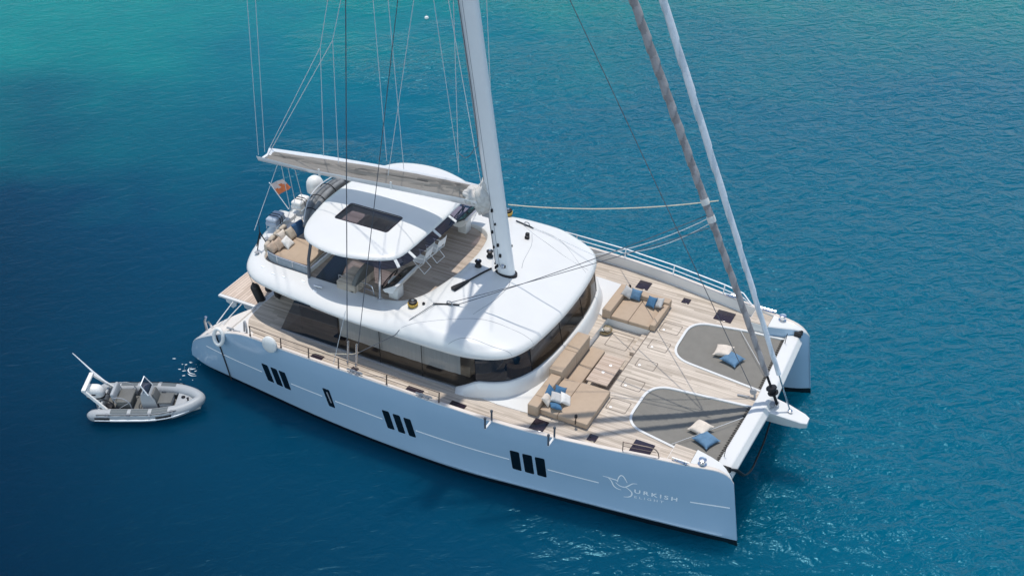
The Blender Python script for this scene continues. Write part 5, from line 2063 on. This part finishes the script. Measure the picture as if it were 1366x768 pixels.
BG = empty('covered_boards', 'bundle of grey covered paddle boards lashed along the aft edge of the hardtop', 'boards', (2.6, 0.4, FLY), world=True)
for dx, dz, r in ((0.0, 0.0, 0.16), (-0.22, 0.10, 0.15), (0.14, 0.20, 0.11)):
    P = spline([(3.18 + dx, -0.85, 4.15 + dz), (2.92 + dx, -0.2, 4.42 + dz), (2.78 + dx, 0.6, 4.58 + dz), (2.78 + dx, 1.4, 4.63 + dz), (2.95 + dx, 2.1, 4.60 + dz)], 8)
    mb = MB()
    n_ = len(P)
    mb.tube(P, [r * (0.55 + 0.45 * min(1, 5 * i / n_, 5 * (n_ - 1 - i) / n_ + 0.1)) for i in range(n_)], 12)
    obj_world('board_cover', mb, M_CANVAS, BG, smooth=70)
for y in (-0.4, 0.3, 1.0, 1.7):
    i = min(range(len(P)), key=lambda k: abs(P[k].y - y))
    c = P[i] + Vector((-0.16, 0, -0.12))
    mb = MB()
    mb.tube([c + Vector((0.36 * math.cos(a), 0.02, 0.31 * math.sin(a))) for a in [2 * PI * k / 20 for k in range(20)]], 0.018, 5, closed=True)
    obj_world('lashing_strap', mb, M_BLACK, BG)
mb = MB()
mb.tube(spline([(3.0, -0.95, 4.5), (2.7, -0.2, 4.88), (2.55, 0.7, 5.02), (2.6, 1.9, 5.0)], 8), 0.022, 6)
obj_world('carry_pole', mb, M_WIRE_PALE, BG)
mb = MB()
mb.tube([(3.2, -0.8, FLY), (3.18, -0.75, 4.1)], 0.03, 6)
mb.tube([(2.9, 2.0, FLY), (2.92, 1.95, 4.5)], 0.03, 6)
obj_world('rack_leg', mb, M_STEEL, BG)

FLAG = empty('flag', 'faded orange and pale ensign flag on a slanting staff at the stern', 'flag', (0.95, 0.62, 3.7), world=True)
mb = MB()
mb.tube([(1.02, 0.70, 3.62), (0.84, 0.0, 5.08)], 0.018, 8)
obj_world('staff', mb, M_LETTER, FLAG)


def flagp(u, v):
    a = Vector((0.84, 0.02, 5.0)).lerp(Vector((0.92, 0.34, 4.40)), v)
    b = Vector((1.02, 0.50, 5.02)).lerp(Vector((1.10, 0.98, 4.46)), v)
    p = a.lerp(b, u)
    p += Vector((0.06, 0, 0.02)) * math.sin(u * 8 + v * 3) * u
    return p


mb = MB()
mb.grid(flagp, 14, 10)
for i in range(len(mb.f)):
    u, v = (i // 10) / 14, (i % 10) / 10
    mb.mi[i] = 1 if (v < 0.34 + 0.12 * math.sin(u * 9) or (0.25 < u < 0.45 and v < 0.6)) else 0
obj_world('flag_cloth', mb, [M_ORANGE, M_FLAGWHITE], FLAG, smooth=70, fix=False)
# rod rack on the aft corner
mb = MB()
RR = empty('rod_rack', 'thin dark purple tripod holding a rod on the white aft corner of the flybridge', 'rod holder', (1.9, -2.15, 3.78), world=True)
for a in ((1.95, -2.42, 3.80), (1.75, -2.2, 3.80), (2.05, -1.95, 3.80)):
    mb.tube([a, (1.98, -2.2, 4.45)], 0.02, 6)
obj_world('tripod', mb, M_BLACK, RR)
mb = MB()
mb.tube([(2.0, -2.24, 4.2), (1.98, -2.18, 5.0)], [0.02, 0.006], 6)
obj_world('rod', mb, M_HATCH, RR)
for x, y in ((1.98, -2.5), (1.75, -1.6)):
    mb = MB()
    mb.lathe([(0.05, -0.04), (0.05, 0.05), (0.09, 0.07), (0.09, 0.09)], 12, (x, y, roof_at(x, y)))
    part('deck_fitting', mb, M_GREYPLATE)
for x, y in ((2.7, -3.12), (3.3, -3.3), (3.75, -3.3), (4.5, -3.2), (5.2, -3.5)):
    mb = MB()
    mb.box((x - 0.07, y - 0.025, roof_at(x, y) - 0.01), (x + 0.07, y + 0.025, roof_at(x, y) + 0.03), 0.01)
    part('deck_fitting', mb, M_LETTER)
mb = MB()
z = roof_at(5.25, -3.3)
mb.tube([(5.05, -3.32, z + 0.08), (5.4, -3.32, z + 0.09)], 0.028, 8)
for q in (5.15, 5.3):
    mb.tube([(q, -3.32, z - 0.02), (q, -3.32, z + 0.08)], 0.028, 8)
part('cleat', mb, M_STEEL)


# fenders hanging at the stern, lifebuoy, horseshoe cover
def fender(loc, L_, r, tilt, label, mt=None):
    t = empty('fender', label, 'fender', loc, 0, 'black fenders stowed at the stern')
    t.rotation_euler = tilt
    mb = MB()
    prof = [(0.03, -L_ / 2 - 0.06), (0.05, -L_ / 2 - 0.02)] + [(r * math.sin(PI / 2 * k / 5), -L_ / 2 + r * (1 - math.cos(PI / 2 * k / 5))) for k in range(1, 6)] + [(r * math.cos(PI / 2 * k / 5), L_ / 2 - r + r * math.sin(PI / 2 * k / 5)) for k in range(0, 5)] + [(0.05, L_ / 2 + 0.02), (0.03, L_ / 2 + 0.06)]
    mb.lathe(prof, 18)
    obj('fender_body', mb, mt or M_RUBBER, t, smooth=50)
    mb = MB()
    mb.tube([(0, 0, L_ / 2 + 0.05), (0.02, 0, L_ / 2 + 0.4)], 0.012, 5)
    obj('lanyard', mb, M_ROPE, t)
    return t


fender((1.78, -2.52, 1.88), 0.95, 0.17, (0.1, -0.28, 0), 'fat black fender standing on the inner end of the swim platform')
fender((2.32, -2.50, 2.42), 0.62, 0.14, (0.2, 0.35, 0), 'short black fender lying between the two upright ones')
fender((2.72, -2.55, 2.46), 0.78, 0.14, (0.05, -0.05, 0), 'slim black fender standing on the aft deck, closest to the windows')
mb = MB()
R_ = Matrix.Rotation(0.12, 3, 'Y')
mb.tube([Vector((2.12, -5.24, 1.86)) + Matrix.Rotation(-0.25, 3, 'X') @ Vector((0.20 * math.cos(a), 0, 0.30 * math.sin(a))) for a in [2 * PI * k / 32 for k in range(32)]], 0.07, 12, closed=True)
lb = obj('lifebuoy', mb, M_CAN, smooth=60)
tag(lb, 'white ring lifebuoy hanging over the near stern', 'lifebuoy')
t = empty('fender_line', 'dark line hanging from the stern cleat down the hull into the water', 'line', (1.95, -5.1, 2.0), world=True)
mb = MB()
mb.tube([on_hull(1.85, 1.78, -1, 0.03), on_hull(1.93, 1.2, -1, 0.03), on_hull(2.02, 0.4, -1, 0.03), on_hull(2.1, -0.3, -1, 0.04)], 0.022, 6)
obj_world('rope', mb, M_RUBBER, t)
DF = obj('disc_fender', MB().lathe([(0.02, -0.09), (0.24, -0.08), (0.30, -0.03), (0.30, 0.03), (0.24, 0.08), (0.02, 0.09)], 28, (0, 0, 0), Matrix.Rotation(PI / 2 - 0.15, 3, 'X')), M_CAN, smooth=50)
DF.location = (4.55, -5.42, 2.5)
tag(DF, 'round white cushion fender tied to the guard rail near the stern', 'fender')

# ------------------------------------------------------------------ the dinghy
DG = empty('dinghy', 'small grey inflatable dinghy with outboard motor floating off the stern of the catamaran', 'dinghy', (0.44, -7.43, SEA), math.radians(27.5))
DG.scale = (1.05, 1.03, 1.0)


def dpart(name, mb, mt, parent=None, **k):
    return obj(name, mb, mt, parent or DG, **k)


def dside(x):
    return smooth_interp(x, [-1.9, -0.5, 0.5, 1.1, 1.5, 1.75], [0.68, 0.70, 0.66, 0.52, 0.30, 0.06])


path = []
for x in [-1.85, -1.6, -1.2, -0.8, -0.4, 0, 0.3, 0.6, 0.9, 1.15, 1.35, 1.5, 1.62, 1.70]:
    path.append(Vector((x, -dside(x), 0.27 + 0.13 * max(0, (x + 0.2) / 1.9) ** 2)))
full = path + [Vector((1.74, 0, 0.40))] + [Vector((p.x, -p.y, p.z)) for p in reversed(path)]
full = spline(full, 4)
n_ = len(full)
rad = []
for i, p in enumerate(full):
    e = min(i, n_ - 1 - i)
    rad.append(0.225 * (1 - 0.22 * max(0, (p.x - 0.8) / 1.0)) * (1 if e > 5 else (0.35, 0.62, 0.80, 0.91, 0.97, 0.99)[e]))
mb = MB()
mb.tube(full, rad, 18)
TUBE = dpart('inflatable_tube', mb, M_HYPALON, smooth=60)


def tube_at(x, s):
    e = 0.27 + 0.13 * max(0, (x + 0.2) / 1.9) ** 2
    return Vector((x, s * dside(x), e)), 0.225 * (1 - 0.22 * max(0, (x - 0.8) / 1.0))


def tube_patch(name, x0, x1, a0, a1, s, mt, out=0.006, n=10):
    def f(u, v):
        x = x0 + (x1 - x0) * u
        c, r = tube_at(x, s)
        a = a0 + (a1 - a0) * v
        d = Vector((0, s * math.cos(a), math.sin(a)))
        return c + d * (r + out)
    mb = MB()
    mb.grid(f, n, 10)
    k = len(mb.v)
    return dpart(name, mb, mt, TUBE, smooth=60)


for s in (-1, 1):
    for x0, x1 in ((-1.05, -0.5), (-0.38, 0.18), (0.30, 0.82)):
        tube_patch('grip_patch', x0, x1, 0.95, 1.9, s, M_HYPGREY)
    for x0, x1 in ((-1.55, -1.05), (0.45, 0.95)):
        if s < 0:
            tube_patch('rub_pad', x0, x1, -0.45, 0.35, s, M_RUBBER, 0.025)
    mb = MB()
    P = []
    for i in range(25):
        x = -1.5 + 2.6 * i / 24
        c, r = tube_at(x, s)
        a = 0.75
        P.append(c + Vector((0, s * math.cos(a), math.sin(a))) * (r + 0.012 + 0.02 * abs(math.sin(i * PI / 4))))
    mb.tube(P, 0.012, 5)
    dpart('grab_line', mb, M_BLACK, TUBE)
    for x in (-1.15, -0.45, 0.24, 0.95):
        c, r = tube_at(x, s)
        d = Vector((0, s * math.cos(0.75), math.sin(0.75)))
        mb = MB()
        mb.lathe([(0.075, 0), (0.07, 0.015), (0.03, 0.025)], 14, c + d * (r - 0.002), d.to_track_quat('Z', 'Y').to_matrix())
        dpart('line_anchor', mb, M_GREYPLATE, TUBE)
    mb = MB()
    P = []
    for x in [-1.55 + 0.15 * i for i in range(22)]:
        c, r = tube_at(min(x, 1.66), s)
        P.append(c + Vector((0, s * (r + 0.012), -0.02)))
    mb.tube(P, 0.03, 6)
    dpart('rubbing_strake', mb, M_LETTER, TUBE)
# rigid hull and floor
mb = MB()
rings = []
for x, w, zk in ((-1.55, 0.62, -0.12), (-0.5, 0.66, -0.15), (0.5, 0.60, -0.14), (1.1, 0.44, -0.05), (1.5, 0.22, 0.1), (1.72, 0.06, 0.3)):
    rings.append([Vector((x, y, z)) for y, z in ((-w, 0.17), (-w, 0.06), (-w * 0.7, 0.0), (0, zk), (w * 0.7, 0.0), (w, 0.06), (w, 0.17))])
mb.loft(rings, cap0=True, cap1=True)
dpart('rigid_hull', mb, M_WHITE, smooth=30)
mb = MB()
mb.prism([(-1.5, -0.6), (0.5, -0.56), (1.1, -0.4), (1.5, -0.18), (1.5, 0.18), (1.1, 0.4), (0.5, 0.56), (-1.5, 0.6)], 0.165, 0.178)
dpart('floor', mb, M_SEAT, smooth=0)
mb = MB()
mb.box((-1.5, -0.66, 0.02), (-1.42, 0.66, 0.50), 0.02)
dpart('transom', mb, M_HYPALON)
mb = MB()
mb.prism([(0.95, -0.45), (1.3, -0.28), (1.6, -0.08), (1.6, 0.08), (1.3, 0.28), (0.95, 0.45)], 0.17, 0.38, 0.02)
dpart('bow_locker', mb, M_HYPALON)
mb = MB()
mb.lathe([(0.05, 0), (0.07, 0.03), (0.03, 0.06)], 12, (1.15, 0.12, 0.38))
mb.lathe([(0.03, 0), (0.03, 0.1), (0.05, 0.12)], 12, (1.35, -0.05, 0.38))
dpart('bow_fitting', mb, M_BLACK)
for x0, x1 in ((-0.15, 0.35), (0.5, 0.9)):
    mb = MB()
    mb.box((x0, 0.30, 0.30), (x1, 0.46, 0.36), 0.02)
    dpart('side_pocket', mb, M_HYPGREY)
# console with windscreen, wheel and front seat
mb = MB()
mb.loft([[Vector((x, y, z)) for x, y in ((x0, -w), (x1, -w), (x1, w), (x0, w))] for z, x0, x1, w in ((0.17, -0.12, 0.40, 0.30), (0.60, -0.14, 0.30, 0.29), (0.82, -0.12, 0.16, 0.27), (0.88, -0.05, 0.1, 0.25))], cap0=True, cap1=True)
CON = dpart('console', mb, M_HYPALON, smooth=25)
mb = MB()
mb.add([Vector(p) for p in ((0.14, -0.28, 0.84), (0.14, 0.28, 0.84), (-0.06, 0.24, 1.20), (-0.06, -0.24, 1.20))], [(0, 1, 2, 3)])
dpart('windscreen', mb, M_SKYLIGHT, CON, smooth=0)
mb = MB()
mb.tube([(0.14, -0.29, 0.82), (-0.06, -0.25, 1.22), (-0.06, 0.25, 1.22), (0.14, 0.29, 0.82)], 0.022, 6)
dpart('windscreen_frame', mb, M_LETTER, CON)
mb = MB()
c = Vector((-0.22, 0.05, 0.74))
ax = Vector((-0.8, 0, 0.6)).normalized()
e1, e2 = Vector((0, 1, 0)), ax.cross(Vector((0, 1, 0)))
mb.tube([c + (e1 * math.cos(2 * PI * k / 20) + e2 * math.sin(2 * PI * k / 20)) * 0.17 for k in range(20)], 0.018, 6, closed=True)
mb.tube([c - e1 * 0.17, c + e1 * 0.17], 0.014, 5)
mb.tube([c, c - ax * 0.12], 0.025, 6)
dpart('steering_wheel', mb, M_BLACK, CON)
mb = MB()
mb.box((0.42, -0.26, 0.17), (0.82, 0.26, 0.40), 0.03)
FS = dpart('front_seat', mb, M_HYPALON)
mb = MB()
mb.box((0.36, -0.27, 0.40), (0.84, 0.27, 0.47), 0.03)
dpart('seat_cushion', mb, M_SEAT, FS, smooth=50)
mb = MB()
mb.box((-0.035, -0.22, 0.0), (0.035, 0.22, 0.36), 0.03, 3, Matrix.Translation((0.36, 0, 0.46)) @ Matrix.Rotation(-0.32, 4, 'Y'))
dpart('seat_back', mb, M_SEAT, FS, smooth=50)
# helm bench
mb = MB()
mb.box((-0.95, -0.34, 0.17), (-0.5, 0.34, 0.50), 0.03)
HS2 = dpart('helm_seat', mb, M_SEAT)
mb = MB()
mb.box((-0.98, -0.36, 0.50), (-0.46, 0.36, 0.58), 0.03)
dpart('seat_cushion', mb, M_SEAT, HS2, smooth=50)
mb = MB()
mb.box((-0.06, -0.36, 0.0), (0.06, 0.36, 0.30), 0.05, 3, Matrix.Translation((-1.0, 0, 0.62)) @ Matrix.Rotation(-0.2, 4, 'Y'))
dpart('seat_back', mb, M_HYPALON, HS2, smooth=50)
mb = MB()
for s in (-1, 1):
    mb.tube(spline([(-0.95, s * 0.38, 0.55), (-1.0, s * 0.40, 0.78), (-0.72, s * 0.42, 0.80), (-0.5, s * 0.42, 0.62), (-0.45, s * 0.40, 0.3)], 5), 0.018, 6)
    mb.tube([(-0.9, s * 0.4, 0.3), (-0.5, s * 0.42, 0.6)], 0.014, 6)
dpart('seat_rail', mb, M_GREYPLATE, HS2)
# outboard motor
mb = MB()
rings = []
for z, a, b, x in ((0.42, 0.10, 0.10, -1.66), (0.50, 0.22, 0.17, -1.68), (0.62, 0.30, 0.21, -1.70), (0.82, 0.31, 0.22, -1.74), (0.94, 0.27, 0.19, -1.76), (1.0, 0.18, 0.12, -1.76)):
    rings.append([Vector((x + a * abs(math.cos(t)) ** 0.7 * (1 if math.cos(t) > 0 else -1), b * abs(math.sin(t)) ** 0.7 * (1 if math.sin(t) > 0 else -1), z)) for t in [2 * PI * k / 24 for k in range(24)]])
mb.loft(rings, cap0=True, cap1=True)
OB = dpart('outboard_motor', mb, M_CAN, smooth=50)
mb = MB()
mb.box((-1.76, -0.07, -0.25), (-1.58, 0.07, 0.50), 0.03)
dpart('motor_leg', mb, M_GREYPLATE, OB)
mb = MB()
mb.loft([[Vector((-1.695 + 0.305 * abs(math.cos(t)) ** 0.7 * (1 if math.cos(t) > 0 else -1), 0.215 * abs(math.sin(t)) ** 0.7 * (1 if math.sin(t) > 0 else -1), z)) for t in [2 * PI * k / 24 for k in range(24)]] for z in (0.57, 0.63)], cap0=True, cap1=True)
mb.box((-1.96, -0.236, 0.76), (-1.62, -0.226, 0.81))
dpart('motor_stripe', mb, M_BLACK, OB, smooth=0)
# arch over the motor with a long whip antenna
mb = MB()
for s in (-1, 1):
    mb.loft([[Vector((x + a, s * w + b, z)) for a, b in ((-0.055, -0.035), (0.055, -0.035), (0.055, 0.035), (-0.055, 0.035))] for x, w, z in ((-1.25, 0.56, 0.44), (-1.62, 0.50, 0.86), (-1.88, 0.46, 1.16))], cap0=True, cap1=True)
mb.box((-1.95, -0.5, 1.12), (-1.80, 0.5, 1.22), 0.03)
AR = dpart('tow_arch', mb, M_CAN, smooth=30)
mb = MB()
mb.tube([(-1.45, 0.50, 0.7), (-1.85, 0.55, 1.18), (-2.42, 0.66, 1.92)], [0.035, 0.03, 0.013], 8)
dpart('whip_antenna', mb, M_LETTER, AR)
mb = MB()
mb.tube(spline([(-1.45, -0.2, 0.55), (-1.2, -0.35, 0.62), (-1.0, -0.45, 0.5), (-1.05, -0.5, 0.25)], 6), 0.022, 6)
mb.tube(spline([(-1.45, 0.1, 0.55), (-1.25, -0.05, 0.68), (-1.1, -0.2, 0.45), (-1.2, -0.3, 0.25)], 6), 0.018, 6)
dpart('fuel_hose', mb, M_BLACK)
mb = MB()
mb.box((-1.36, -0.5, 0.17), (-1.1, -0.15, 0.38), 0.04)
dpart('fuel_tank', mb, M_BLACK)

# mooring buoy far behind
BY = empty('mooring_buoy', 'tiny white mooring buoy far off beyond the mast', 'buoy', (-9.32, 28.15, SEA))
mb = MB()
mb.lathe([(0.02, -0.05), (0.10, -0.02), (0.13, 0.06), (0.10, 0.14), (0.03, 0.17)], 16)
obj('float', mb, M_CAN, BY)
mb = MB()
mb.tube([(0.04 * math.cos(a), 0, 0.2 + 0.04 * math.sin(a)) for a in [2 * PI * k / 12 for k in range(12)]], 0.01, 5, closed=True)
obj('ring', mb, M_STEEL, BY)

# foam and splashes by the stern discharge
mb = MB()
for i in range(24):
    cx, cy = (random.gauss(0.35, 0.22), random.gauss(-5.15, 0.14)) if i < 14 else (random.uniform(-0.9, 0.6), random.uniform(-5.9, -4.6))
    r = random.uniform(0.006, 0.02)
    el, th, k = random.uniform(1.5, 4.5), random.uniform(0.2, 1.2), 8
    vs = [Vector((cx, cy, SEA + 0.008 + 0.2 * r))]
    for j in range(k):
        t = 2 * PI * j / k
        q = Vector((math.cos(t) * r * el, math.sin(t) * r, 0)) * random.uniform(0.5, 1.3)
        vs.append(Vector((cx + q.x * math.cos(th) - q.y * math.sin(th), cy + q.x * math.sin(th) + q.y * math.cos(th), SEA + 0.004)))
    mb.add(vs, [(0, 1 + j, 1 + (j + 1) % k) for j in range(k)])
for pts_ in ([(0.18, -5.0), (0.25, -5.16), (0.42, -5.24), (0.62, -5.2)], [(0.22, -5.12), (0.34, -5.02), (0.42, -4.94)], [(0.35, -5.3), (0.55, -5.34), (0.72, -5.26)]):
    P = spline([(x, y, SEA + 0.008) for x, y in pts_], 6)
    mb.tube(P, [0.006 + 0.016 * math.sin(PI * i / (len(P) - 1)) * random.uniform(0.6, 1.2) for i in range(len(P))], 5)
fo = obj('foam', mb, M_FOAM, smooth=0)
fo['kind'] = 'stuff'
fo['label'] = 'scattered white splashes on the water by the stern'
